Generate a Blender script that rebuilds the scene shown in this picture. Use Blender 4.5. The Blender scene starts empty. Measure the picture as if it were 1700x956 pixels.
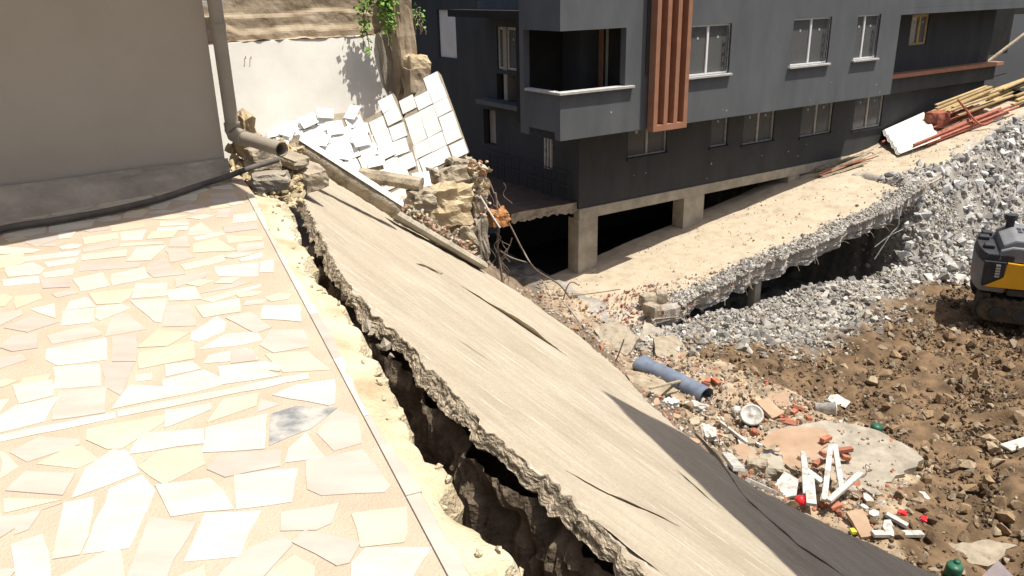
import bpy, bmesh, math, random
import numpy as np
from mathutils import Vector, Matrix, noise as mnoise

# ---------------------------------------------------------------- camera, sky, sun, exposure
SC = bpy.context.scene
COL = SC.collection
FPX = 1350.0
PITCH, ROLL = math.radians(20.25), math.radians(1.25)
CAM = np.array([0.0, 0.0, 1.65])
_F = np.array([0, math.cos(PITCH), -math.sin(PITCH)])
_U0 = np.array([0, math.sin(PITCH), math.cos(PITCH)])
_R0 = np.array([1.0, 0, 0])
_R = math.cos(ROLL) * _R0 - math.sin(ROLL) * _U0
_U = math.sin(ROLL) * _R0 + math.cos(ROLL) * _U0
cd = bpy.data.cameras.new('camera')
cd.sensor_width = 36.0
cd.lens = FPX / 1700.0 * 36.0
cd.clip_start = 0.05
cd.clip_end = 2000.0
cam = bpy.data.objects.new('camera', cd)
COL.objects.link(cam)
M = Matrix.Identity(4)
for i in range(3):
    M[i][0], M[i][1], M[i][2], M[i][3] = _R[i], _U[i], -_F[i], CAM[i]
cam.matrix_world = M
SC.camera = cam

TU = np.array([.838, .545, 0.0]); TU /= np.linalg.norm(TU)      # along the dark facade
NV = np.array([TU[1], -TU[0], 0.0])                             # out of the dark facade
SUN = NV + 0.8 * TU + np.array([0, 0, 3.7])
SUN /= np.linalg.norm(SUN)

w = bpy.data.worlds.new('World'); SC.world = w; w.use_nodes = True
nt = w.node_tree
sky = nt.nodes.new('ShaderNodeTexSky'); sky.sky_type = 'NISHITA'; sky.sun_disc = False
sky.sun_elevation = math.asin(SUN[2]); sky.sun_rotation = math.atan2(SUN[0], SUN[1])
sky.altitude = 200; sky.dust_density = 5.0; sky.ozone_density = .6
bg = nt.nodes['Background']; bg.inputs['Strength'].default_value = 0.105
nt.links.new(sky.outputs[0], bg.inputs[0])
sl = bpy.data.lights.new('sun', 'SUN'); sl.energy = 5.0; sl.angle = math.radians(0.53); sl.color = (1.0, .95, .86)
so = bpy.data.objects.new('sun', sl); COL.objects.link(so)
so.rotation_euler = Vector(SUN).to_track_quat('Z', 'Y').to_euler()
so.location = Vector(SUN) * 60
SC.view_settings.view_transform = 'Standard'
SC.view_settings.look = 'None'
SC.view_settings.gamma = 1.0
SC.view_settings.use_curve_mapping = False
SC.view_settings.exposure = 0.30

random.seed(7)
RNG = np.random.default_rng(7)
V = Vector

# ---------------------------------------------------------------- measuring helpers
def ray(x, y): return _F + _R * (x - 850) / FPX + _U * (478 - y) / FPX
def atz(x, y, z):
    d = ray(x, y); return CAM + d * (z - CAM[2]) / d[2]
def aty(x, y, Y):
    d = ray(x, y); return CAM + d * Y / d[1]
def atpl(x, y, p0, n):
    d = ray(x, y); return CAM + d * np.dot(np.asarray(p0) - CAM, n) / np.dot(d, n)

# ---------------------------------------------------------------- value noise (vectorised)
_LAT = RNG.random((64, 64, 8))
def vnoise(x, y, k=0):
    x = np.asarray(x, float); y = np.asarray(y, float)
    xi = np.floor(x).astype(int); yi = np.floor(y).astype(int)
    fx = x - xi; fy = y - yi
    fx = fx * fx * (3 - 2 * fx); fy = fy * fy * (3 - 2 * fy)
    L = _LAT[:, :, k % 8]
    a = L[xi % 64, yi % 64]; b = L[(xi + 1) % 64, yi % 64]
    c = L[xi % 64, (yi + 1) % 64]; d = L[(xi + 1) % 64, (yi + 1) % 64]
    return (a * (1 - fx) + b * fx) * (1 - fy) + (c * (1 - fx) + d * fx) * fy - .5
def fbm(x, y, o=4, k=0):
    s = 0; a = 1.0
    for i in range(o):
        s = s + a * vnoise(np.asarray(x) * 2 ** i + 17 * i, np.asarray(y) * 2 ** i + 31 * i, k + i); a *= .5
    return s
def smooth(a, b, x):
    t = np.clip((np.asarray(x, float) - a) / (b - a), 0, 1); return t * t * (3 - 2 * t)

# ---------------------------------------------------------------- materials
MATS = {}
def mat(name, c1, c2, scale=4, rough=.85, bump=.25, bscale=45, stretch=(1, 1, 1), c3=None, spec=.25, metal=0,
        attr=None, lo=.35, hi=.65, rnd=0.0, detail=8):
    m = bpy.data.materials.new(name); m.use_nodes = True; MATS[name] = m
    t = m.node_tree; N = t.nodes; L = t.links; b = N['Principled BSDF']
    tc = N.new('ShaderNodeTexCoord'); mp = N.new('ShaderNodeMapping'); mp.inputs['Scale'].default_value = stretch
    L.new(tc.outputs['Object'], mp.inputs['Vector'])
    n1 = N.new('ShaderNodeTexNoise'); n1.inputs['Scale'].default_value = scale; n1.inputs['Detail'].default_value = detail
    n1.inputs['Roughness'].default_value = .62
    L.new(mp.outputs[0], n1.inputs['Vector'])
    cr = N.new('ShaderNodeValToRGB'); e = cr.color_ramp.elements
    e[0].position = lo; e[0].color = (*c1, 1); e[1].position = hi; e[1].color = (*c2, 1)
    if c3:
        x = e.new((lo + hi) / 2); x.color = (*c3, 1)
    L.new(n1.outputs['Fac'], cr.inputs[0])
    out = cr.outputs[0]
    if attr:
        at = N.new('ShaderNodeAttribute'); at.attribute_name = attr
        mx = N.new('ShaderNodeMix'); mx.data_type = 'RGBA'; mx.blend_type = 'MULTIPLY'; mx.inputs[0].default_value = 1
        L.new(out, mx.inputs[6]); L.new(at.outputs['Color'], mx.inputs[7]); out = mx.outputs[2]
    if rnd:
        oi = N.new('ShaderNodeObjectInfo'); hs = N.new('ShaderNodeHueSaturation')
        mr = N.new('ShaderNodeMapRange'); mr.inputs[3].default_value = 1 - rnd; mr.inputs[4].default_value = 1 + rnd
        L.new(oi.outputs['Random'], mr.inputs[0]); L.new(mr.outputs[0], hs.inputs['Value']); L.new(out, hs.inputs['Color']); out = hs.outputs[0]
    L.new(out, b.inputs['Base Color'])
    b.inputs['Roughness'].default_value = rough; b.inputs['Specular IOR Level'].default_value = spec
    b.inputs['Metallic'].default_value = metal
    if bump:
        n2 = N.new('ShaderNodeTexNoise'); n2.inputs['Scale'].default_value = bscale; n2.inputs['Detail'].default_value = 6
        L.new(mp.outputs[0], n2.inputs['Vector'])
        bp = N.new('ShaderNodeBump'); bp.inputs['Strength'].default_value = bump; bp.inputs['Distance'].default_value = .02
        L.new(n2.outputs['Fac'], bp.inputs['Height']); L.new(bp.outputs[0], b.inputs['Normal'])
    return m

mat('grout', (.445, .352, .262), (.505, .41, .315), 3, bump=.5, bscale=90)
mat('stone_white', (.465, .445, .375), (.58, .56, .495), 2.5, rough=.55, bump=.06, stretch=(1, 3, 1), rnd=.06)
mat('stone_pink', (.415, .365, .31), (.485, .435, .385), 2.5, rough=.55, bump=.06, stretch=(1, 3, 1), rnd=.06)
mat('stone_yellow', (.475, .44, .32), (.55, .515, .40), 2.5, rough=.55, bump=.06, rnd=.06)
mat('stone_grey', (.20, .205, .21), (.44, .42, .38), 9, rough=.6, bump=.1, lo=.4, hi=.6)
mat('mortar', (.42, .335, .21), (.66, .585, .43), 2.2, bump=.9, bscale=60, c3=(.58, .50, .345))
mat('mortar_grey', (.25, .22, .175), (.40, .355, .285), 3, bump=.6, bscale=40)
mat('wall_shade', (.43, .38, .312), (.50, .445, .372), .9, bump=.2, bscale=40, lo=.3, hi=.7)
mat('plinth', (.26, .23, .185), (.56, .50, .41), 2.2, bump=.6, bscale=20, lo=.3, hi=.7, stretch=(1, 1, 1.6))
mat('pipe_brown', (.30, .26, .21), (.36, .32, .26), 3, rough=.5, bump=.05)
mat('hose', (.07, .065, .06), (.13, .115, .10), 6, rough=.6, bump=.2)
mat('white_plaster', (.60, .58, .525), (.72, .70, .645), 1.0, bump=.12, bscale=30, lo=.3)
mat('old_masonry', (.11, .085, .058), (.44, .365, .265), 1.5, bump=.5, bscale=14, c3=(.30, .235, .16), lo=.3, hi=.68)
mat('rubble_yellow', (.38, .29, .175), (.56, .465, .31), 5, bump=1, bscale=25)
mat('concrete_old', (.19, .155, .11), (.42, .355, .26), 4, bump=.9, bscale=30, c3=(.36, .31, .235))
mat('concrete_edge', (.18, .145, .10), (.54, .46, .34), 16, bump=1.0, bscale=60, lo=.34, hi=.62, c3=(.38, .315, .23))
mat('edge_grey', (.16, .155, .145), (.48, .46, .43), 12, bump=1.0, bscale=50, c3=(.33, .32, .30))
mat('shaded_earth', (.07, .052, .036), (.20, .155, .11), 5, bump=1.0, bscale=30)  # earth darkened, the shade of the gap put into its colour
mat('tile_white', (.74, .74, .72), (.80, .80, .78), 2, rough=.3, bump=.02, rnd=.04, spec=.5)
mat('tile_bed', (.26, .215, .155), (.38, .325, .245), 6, bump=.6)
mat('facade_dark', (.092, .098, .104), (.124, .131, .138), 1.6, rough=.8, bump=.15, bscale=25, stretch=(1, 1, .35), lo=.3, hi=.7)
mat('facade_shaded', (.040, .042, .043), (.060, .062, .063), 1.6, rough=.8, bump=.15, bscale=25, stretch=(1, 1, .35), lo=.3, hi=.7)  # darker copy of the facade grey, holding the shade of these walls
mat('shade_black', (.016, .015, .014), (.028, .026, .024), 1.2, bump=.1)  # near black: shade of rooms and voids is put into the colour
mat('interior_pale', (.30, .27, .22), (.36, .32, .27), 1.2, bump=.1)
mat('coping', (.36, .355, .34), (.50, .49, .465), 5, bump=.15)
mat('terracotta_paint', (.31, .15, .09), (.37, .185, .115), 3, rough=.6, bump=.1)
mat('pvc_dusty', (.27, .235, .185), (.52, .505, .475), 9, rough=.55, bump=.15, lo=.3, hi=.52, rnd=.08)
mat('pvc_white', (.72, .73, .72), (.80, .80, .79), 2, rough=.4, bump=.02)
mat('frame_dusty', (.34, .32, .28), (.52, .50, .46), 9, rough=.6, bump=.1)
mat('col_concrete', (.30, .27, .21), (.44, .395, .315), 2.5, bump=.35, bscale=35)
mat('ramp', (.345, .285, .205), (.50, .425, .32), 2.2, bump=.8, bscale=22, c3=(.45, .375, .275), lo=.3, hi=.7)
mat('rock', (.72, .72, .72), (1, 1, 1), 14, bump=.6, bscale=30, attr='col')
mat('soil', (.62, .62, .62), (1.15, 1.12, 1.08), 5, bump=1.0, bscale=28, attr='col', lo=.3, hi=.7)
mat('peach_plaster', (.34, .225, .145), (.42, .30, .205), 2.2, bump=.3, bscale=40, rnd=.06)
mat('brick', (.30, .105, .06), (.42, .175, .11), 9, bump=.5, rnd=.18)
mat('blue_pipe', (.115, .145, .20), (.20, .23, .29), 4, rough=.55, bump=.1)
mat('green_plastic', (.02, .09, .055), (.04, .14, .085), 5, rough=.4, bump=.05)
mat('red_plastic', (.62, .02, .03), (.72, .035, .04), 5, rough=.35, bump=.02)
mat('yellow_plastic', (.72, .70, .06), (.8, .78, .1), 5, rough=.4, bump=.02)
mat('wood', (.36, .255, .12), (.52, .395, .21), 3, bump=.3, stretch=(1, 1, 1), rnd=.2)
mat('wood_old', (.26, .21, .14), (.44, .37, .27), 5, bump=.5, rnd=.2)
mat('red_steel', (.27, .085, .055), (.40, .15, .10), 6, rough=.6, bump=.15, rnd=.2)
mat('root', (.16, .12, .09), (.30, .24, .19), 9, bump=.3)
mat('rust', (.28, .12, .05), (.46, .24, .10), 7, bump=.6)
mat('leaf', (.10, .22, .03), (.22, .40, .07), 12, rough=.6, bump=0, rnd=.1)
mat('machine_yellow', (.72, .36, .012), (.80, .42, .02), 2, rough=.4, bump=.02, spec=.5)
mat('machine_dark', (.03, .031, .034), (.055, .055, .058), 3, rough=.5, bump=.05)
mat('machine_grey', (.17, .175, .185), (.215, .22, .23), 3, rough=.5, bump=.05)
mat('track_rubber', (.03, .026, .022), (.10, .08, .055), 6, bump=.4)
mat('mauve', (.20, .165, .17), (.25, .21, .215), 4, bump=.1)
mat('asphalt', (.016, .017, .018), (.032, .032, .033), 6, bump=.3)
mat('floor_red', (.085, .055, .042), (.125, .085, .065), 3, bump=.15)
mat('sack', (.34, .29, .22), (.46, .40, .31), 6, bump=.5)

def glass_mat():
    m = bpy.data.materials.new('window_glass'); m.use_nodes = True; MATS['glass'] = m
    b = m.node_tree.nodes['Principled BSDF']
    b.inputs['Base Color'].default_value = (.17, .175, .17, 1); b.inputs['Roughness'].default_value = .12
    b.inputs['Alpha'].default_value = .55
    return m
glass_mat()

def slab_mat():
    m = bpy.data.materials.new('cast_concrete'); m.use_nodes = True; MATS['cast'] = m
    t = m.node_tree; N = t.nodes; L = t.links; b = N['Principled BSDF']
    tc = N.new('ShaderNodeTexCoord')
    def nz(sc, st, det=6, ro=.6):
        mp = N.new('ShaderNodeMapping'); mp.inputs['Scale'].default_value = st
        L.new(tc.outputs['Object'], mp.inputs['Vector'])
        n = N.new('ShaderNodeTexNoise'); n.inputs['Scale'].default_value = sc; n.inputs['Detail'].default_value = det
        n.inputs['Roughness'].default_value = ro; L.new(mp.outputs[0], n.inputs['Vector']); return n.outputs['Fac']
    def ramp(f, a, bb, ca, cb):
        r = N.new('ShaderNodeValToRGB'); e = r.color_ramp.elements
        e[0].position = a; e[0].color = (*ca, 1); e[1].position = bb; e[1].color = (*cb, 1); L.new(f, r.inputs[0]); return r.outputs[0]
    def mix(a, bb, f, mode='MIX'):
        x = N.new('ShaderNodeMix'); x.data_type = 'RGBA'; x.blend_type = mode
        if isinstance(f, float): x.inputs[0].default_value = f
        else: L.new(f, x.inputs[0])
        L.new(a, x.inputs[6]); L.new(bb, x.inputs[7]); return x.outputs[2]
    big = ramp(nz(.8, (1, 1.6, 1)), .3, .7, (.36, .308, .232), (.475, .415, .325))
    streak = nz(1.0, (1.5, 22, 1), 5, .7)
    light = ramp(streak, .56, .66, (0, 0, 0), (1, 1, 1))
    patch = ramp(nz(.9, (1, 1, 1)), .34, .50, (0, 0, 0), (1, 1, 1))
    lm = mix(light, patch, 1.0, 'MULTIPLY')
    lc = N.new('ShaderNodeRGB'); lc.outputs[0].default_value = (.60, .555, .485, 1)
    c = mix(big, lc.outputs[0], lm)
    dark = ramp(nz(1.3, (.9, 17, 1), 4, .7), .30, .44, (.74, .72, .70), (1, 1, 1))
    c = mix(c, dark, 1.0, 'MULTIPLY')
    fine = ramp(nz(38, (1, 1, 1), 8, .75), .32, .60, (.84, .83, .81), (1.04, 1.04, 1.04))
    c = mix(c, fine, 1.0, 'MULTIPLY')
    L.new(c, b.inputs['Base Color']); b.inputs['Roughness'].default_value = .9; b.inputs['Specular IOR Level'].default_value = .15
    bp = N.new('ShaderNodeBump'); bp.inputs['Strength'].default_value = .55; bp.inputs['Distance'].default_value = .02
    L.new(nz(16, (.6, 1.8, 1), 8, .75), bp.inputs['Height']); L.new(bp.outputs[0], b.inputs['Normal'])
slab_mat()

# ---------------------------------------------------------------- object helpers
def tag(o, label=None, cat=None, group=None, kind=None):
    if label: o['label'] = label
    if cat: o['category'] = cat
    if group: o['group'] = group
    if kind: o['kind'] = kind
    return o
def link(o, parent=None):
    COL.objects.link(o)
    if parent is not None:
        o.parent = parent
        pm = parent.matrix_basis if parent.parent is None else parent.parent.matrix_basis @ parent.matrix_parent_inverse @ parent.matrix_basis
        o.matrix_parent_inverse = pm.inverted()
    return o
def thing(name, label, cat, loc=(0, 0, 0), group=None, kind=None):
    o = bpy.data.objects.new(name, None); o.empty_display_size = .2; COL.objects.link(o)
    o.matrix_basis = Matrix.Translation(V([float(c) for c in loc]))
    return tag(o, label, cat, group, kind)

class MB:
    """collects faces; build() links them as one mesh object"""
    def __init__(s): s.v = []; s.f = []; s.sm = []
    def add(s, vs, fs, smooth=False):
        k = len(s.v); s.v += [tuple(float(c) for c in p) for p in vs]
        s.f += [tuple(i + k for i in f) for f in fs]; s.sm += [smooth] * len(fs); return s
    def box(s, c, X, Y, Z):
        """centre and three half vectors"""
        c, X, Y, Z = [np.asarray(q, float) for q in (c, X, Y, Z)]
        P = [c + a * X + b * Y + d * Z for d in (-1, 1) for b in (-1, 1) for a in (-1, 1)]
        F = [(0, 2, 3, 1), (4, 5, 7, 6), (0, 1, 5, 4), (2, 6, 7, 3), (0, 4, 6, 2), (1, 3, 7, 5)]
        if np.dot(np.cross(X, Y), Z) < 0: F = [f[::-1] for f in F]
        return s.add(P, F)
    def tube(s, pts, r, n=8, cap=True, smooth=True):
        pts = [np.asarray(p, float) for p in pts]; m = len(pts)
        rs = r if hasattr(r, '__len__') else [r] * m
        vs = []; up = np.array([0.1, .2, 1.0])
        for i, p in enumerate(pts):
            d = pts[min(i + 1, m - 1)] - pts[max(i - 1, 0)]; d /= np.linalg.norm(d) + 1e-9
            a = np.cross(d, up)
            if np.linalg.norm(a) < .15: a = np.cross(d, np.array([1.0, .1, 0]))
            a /= np.linalg.norm(a); b = np.cross(a, d)
            for k in range(n):
                q = 2 * math.pi * k / n; vs.append(p + rs[i] * (math.cos(q) * a + math.sin(q) * b))
        fs = [(i * n + k, i * n + (k + 1) % n, (i + 1) * n + (k + 1) % n, (i + 1) * n + k) for i in range(m - 1) for k in range(n)]
        s.add(vs, fs, smooth)
        if cap: s.add(vs[:n], [tuple(range(n))]); s.add(vs[-n:], [tuple(range(n))[::-1]])
        return s
    def prism(s, poly, d):
        """poly: ring of 3-D points; d: extrusion vector downwards (top stays where poly is)"""
        n = len(poly); P = [np.asarray(p, float) for p in poly]
        vs = P + [p + np.asarray(d, float) for p in P]
        fs = [tuple(range(n)), tuple(range(2 * n - 1, n - 1, -1))] + [(i, n + i, n + (i + 1) % n, (i + 1) % n) for i in range(n)]
        return s.add(vs, fs)
    def grid(s, P, smooth=True, skip=None):
        """P: array (a,b,3)"""
        a, b = P.shape[:2]
        fs = [(i * b + j, (i + 1) * b + j, (i + 1) * b + j + 1, i * b + j + 1) for i in range(a - 1) for j in range(b - 1) if skip is None or not skip[i, j]]
        return s.add(P.reshape(-1, 3), fs, smooth)
    def build(s, name, m, parent=None, bevel=0, fixn=True):
        me = bpy.data.meshes.new(name); me.from_pydata(s.v, [], s.f); me.update()
        if any(s.sm): me.polygons.foreach_set('use_smooth', s.sm)
        if fixn:
            bm = bmesh.new(); bm.from_mesh(me)
            if bevel:
                bmesh.ops.remove_doubles(bm, verts=bm.verts, dist=1e-5)
                bmesh.ops.bevel(bm, geom=[e for e in bm.edges if len(e.link_faces) == 2 and e.calc_face_angle(0) > .5], offset=bevel, segments=2, affect='EDGES', profile=.6)
            bmesh.ops.recalc_face_normals(bm, faces=bm.faces); bm.to_mesh(me); bm.free()
        me.materials.append(MATS[m] if isinstance(m, str) else m)
        o = bpy.data.objects.new(name, me)
        return link(o, parent)

def big_mesh(name, verts, faces, cols, m, parent=None, smooth=False):
    """fast mesh from numpy arrays: verts (n,3), triangles/quads (m,k), per-vertex colours"""
    me = bpy.data.meshes.new(name); k = faces.shape[1]
    me.vertices.add(len(verts)); me.vertices.foreach_set('co', verts.astype(np.float32).ravel())
    me.loops.add(faces.size); me.loops.foreach_set('vertex_index', faces.astype(np.int32).ravel())
    me.polygons.add(len(faces)); me.polygons.foreach_set('loop_start', np.arange(0, faces.size, k, dtype=np.int32))
    me.polygons.foreach_set('use_smooth', np.full(len(faces), smooth))
    me.update(calc_edges=True)
    if cols is not None:
        a = me.color_attributes.new('col', 'FLOAT_COLOR', 'POINT')
        a.data.foreach_set('color', np.c_[cols, np.ones(len(cols))].astype(np.float32).ravel())
    me.materials.append(MATS[m]); o = bpy.data.objects.new(name, me)
    return link(o, parent)

# base rock shapes: hulls of random points
def make_rock(seed, n=11, flat=1.0):
    r = random.Random(seed); bm = bmesh.new()
    for i in range(n):
        d = V((r.gauss(0, 1), r.gauss(0, 1), r.gauss(0, 1))).normalized() * r.uniform(.75, 1)
        bm.verts.new((d.x, d.y * .8, d.z * .65 * flat))
    bmesh.ops.convex_hull(bm, input=bm.verts)
    for v in [v for v in bm.verts if not v.link_faces]: bm.verts.remove(v)
    bmesh.ops.triangulate(bm, faces=bm.faces); bmesh.ops.recalc_face_normals(bm, faces=bm.faces)
    bm.verts.index_update()
    vs = np.array([v.co[:] for v in bm.verts]); fs = np.array([[v.index for v in f.verts] for f in bm.faces]); bm.free()
    return vs, fs
ROCKS = [make_rock(i, 9 + i % 5) for i in range(14)]
def rand_rot(n):
    q = RNG.normal(size=(n, 4)); q /= np.linalg.norm(q, axis=1)[:, None]
    w_, x, y, z = q.T
    return np.stack([1 - 2 * (y * y + z * z), 2 * (x * y - z * w_), 2 * (x * z + y * w_), 2 * (x * y + z * w_), 1 - 2 * (x * x + z * z), 2 * (y * z - x * w_),
                     2 * (x * z - y * w_), 2 * (y * z + x * w_), 1 - 2 * (x * x + y * y)], 1).reshape(n, 3, 3)
def rock_stuff(name, label, cat, pts, sizes, cols, m='rock'):
    Vs = []; Fs = []; Cs = []; off = 0
    which = RNG.integers(0, len(ROCKS), len(pts)); Rm = rand_rot(len(pts))
    for k, (rv, rf) in enumerate(ROCKS):
        id_ = np.where(which == k)[0]
        if not len(id_): continue
        vv = np.einsum('nij,vj->nvi', Rm[id_], rv) * sizes[id_, None, None] + pts[id_, None, :]
        Vs.append(vv.reshape(-1, 3)); Cs.append(np.repeat(cols[id_], len(rv), 0))
        Fs.append((rf[None] + (off + np.arange(len(id_)) * len(rv))[:, None, None]).reshape(-1, 3)); off += len(id_) * len(rv)
    o = big_mesh(name, np.concatenate(Vs), np.concatenate(Fs), np.concatenate(Cs), m)
    return tag(o, label, cat, kind='stuff')
def rock_obj(name, pos, size, m, label=None, cat=None, group=None, parent=None, seed=0, rot=None, col=None):
    rv, rf = ROCKS[seed % len(ROCKS)]
    Rm = rand_rot(1)[0] if rot is None else np.asarray(rot)
    sz = np.asarray(size if hasattr(size, '__len__') else (size,) * 3, float)
    v = (rv * sz) @ Rm.T
    me = bpy.data.meshes.new(name); me.from_pydata(v.tolist(), [], rf.tolist()); me.update()
    if col is not None:
        a = me.color_attributes.new('col', 'FLOAT_COLOR', 'POINT')
        a.data.foreach_set('color', np.tile(np.r_[col, 1], len(v)).astype(np.float32))
    me.materials.append(MATS[m]); o = bpy.data.objects.new(name, me)
    o.matrix_basis = Matrix.Translation(V([float(c) for c in pos]))
    link(o, parent)
    return tag(o, label, cat, group) if label else o

# ================================================================ the lie of the land
FO = aty(930, 155, 21.0) * np.array([1, 1, 0])          # corner of the dark building's overhang
def uwz(u, w_, z): return FO + TU * u + NV * w_ + np.array([0, 0, z])
def to_uw(x, y):
    dx = np.asarray(x) - FO[0]; dy = np.asarray(y) - FO[1]
    return dx * TU[0] + dy * TU[1], dx * NV[0] + dy * NV[1]
def rampz(u): return -6.44 + (np.asarray(u) - 1.69) * .158

SA = atz(505, 328, -.4)
_sb = atz(930, 800, -.9); _sc = atz(1250, 810, -3.2)
SN = np.cross(_sb - SA, _sc - SA); SN /= np.linalg.norm(SN); SN *= np.sign(SN[2])
def slabz(x, y): return SA[2] - (SN[0] * (x - SA[0]) + SN[1] * (y - SA[1])) / SN[2]

def terrain(x, y):
    x = np.asarray(x, float); y = np.asarray(y, float)
    u, w_ = to_uw(x, y)
    pit = -6.85 + .5 * fbm(x * .25, y * .25, 3, 1) + .22 * fbm(x * 1.1, y * 1.1, 4, 2)
    pit = pit + .55 * smooth(9, 13, x) * smooth(17, 13, y) + .35 * smooth(7.5, 4.5, x)
    crest = -6.74 - .5 * smooth(3.5, 7.5, u)
    m1 = crest - .14 * np.clip(w_ - 3.6, 0, 99) - .12 * np.clip(3.3 - w_, 0, 4)
    heap = rampz(u) - .05 - 1.6 * np.clip(w_ - 2.1, 0, 99)
    k = smooth(11.2, 12.6, u)
    m = m1 * (1 - k) + np.maximum(heap, m1) * k + .28 * fbm(x * .9, y * .9, 4, 3) + k * .75 * fbm(x * .45, y * .45, 4, 6)
    sl = np.minimum(slabz(x, y) - .75, -2.3) + .45 * fbm(x * 1.3, y * 1.3, 4, 4)
    sl = np.where(u > -1.5, np.minimum(sl, rampz(u) - .5 + np.clip(w_ - 2.4, 0, 50) * 2), sl)
    return np.maximum(np.maximum(pit, m), sl) - 1.5 * smooth(2.95, 2.0, w_) * (1 - k) * smooth(.8, 2.6, u)
def ground_at(px, py):
    d = ray(px, py); t = np.arange(4, 45, .02)
    P = CAM[None] + d[None] * t[:, None]
    hit = np.where(P[:, 2] < terrain(P[:, 0], P[:, 1]))[0]
    return P[hit[0]] if len(hit) else P[-1]
def inpoly(x, y, poly):
    x = np.asarray(x); r = np.zeros(x.shape, bool); n = len(poly)
    for i in range(n):
        (x1, y1), (x2, y2) = poly[i][:2], poly[(i + 1) % n][:2]
        c = ((y1 > y) != (y2 > y)) & (x < (x2 - x1) * (y - y1) / (y2 - y1 + 1e-12) + x1)
        r ^= c
    return r
TAN = [atz(a, b, -6.7)[:2] for a, b in [(900, 470), (1010, 540), (1090, 575), (1200, 610), (1330, 640), (1420, 690), (1540, 750), (1500, 830), (1440, 880), (1560, 975), (1000, 975), (850, 600)]]
WB = ([-4, -.3, 1.0, 2.77, 4.87, 9.27, 12.7, 20], [3.6, 3.57, 3.9, 5.2, 5.4, 4.5, 3.9, 4.2])
def ground_cols(x, y, jit=.5):
    u, w_ = to_uw(x, y); w2 = w_ + .9 * fbm(x * .8, y * .8, 3, 5)
    grey = np.array([.32, .30, .27]); brown = np.array([.160, .106, .060]); tan = np.array([.39, .305, .21]); earth = np.array([.20, .155, .11])
    kb = smooth(-.5, .5, w2 - np.interp(u, *WB))[..., None]
    c = grey * (1 - kb) + brown * kb
    n2 = (.5 * fbm(x * 1.4, y * 1.4, 3, 6))
    kt = np.where(inpoly(x + n2, y - n2, TAN), 1.0, 0.0)[..., None] * (1 - .45 * np.clip(1.5 * fbm(x * 2, y * 2, 3, 7) + .3, 0, 1))[..., None]
    c = c * (1 - kt) + tan * kt
    ke = (smooth(-.4, .2, np.minimum(slabz(x, y) - .75, -2.3) - (-6.3)))[..., None]
    c = c * (1 - ke) + earth * ke
    return c
xs = np.arange(-9, 27, .085); ys = np.arange(-3, 33, .085)
X, Y = np.meshgrid(xs, ys, indexing='ij')
_u, _w = to_uw(X, Y)
Z = terrain(X, Y) + .07 * fbm(X * 5, Y * 5, 3, 2) + .20 * fbm(X * 2.3, Y * 2.3, 4, 5) * smooth(3.5, 5, _w) * smooth(6.5, 8.5, X)
nb = len(ys)
I, J = np.meshgrid(np.arange(len(xs) - 1), np.arange(nb - 1), indexing='ij')
q = (I * nb + J).ravel()
F4 = np.stack([q, q + nb, q + nb + 1, q + 1], 1)
cc = ground_cols(X.ravel(), Y.ravel()); cc *= (1 + .8 * fbm(X.ravel() * 3, Y.ravel() * 3, 3, 1))[:, None]
o = big_mesh('excavated_ground', np.stack([X, Y, Z], -1).reshape(-1, 3), F4, cc, 'soil', smooth=True)
tag(o, kind='structure')
g = MB(); g.add([(-250, -250, -8.6), (250, -250, -8.6), (250, 250, -8.6), (-250, 250, -8.6)], [(0, 1, 2, 3)])
tag(g.build('ground', 'asphalt'), kind='structure')

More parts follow.
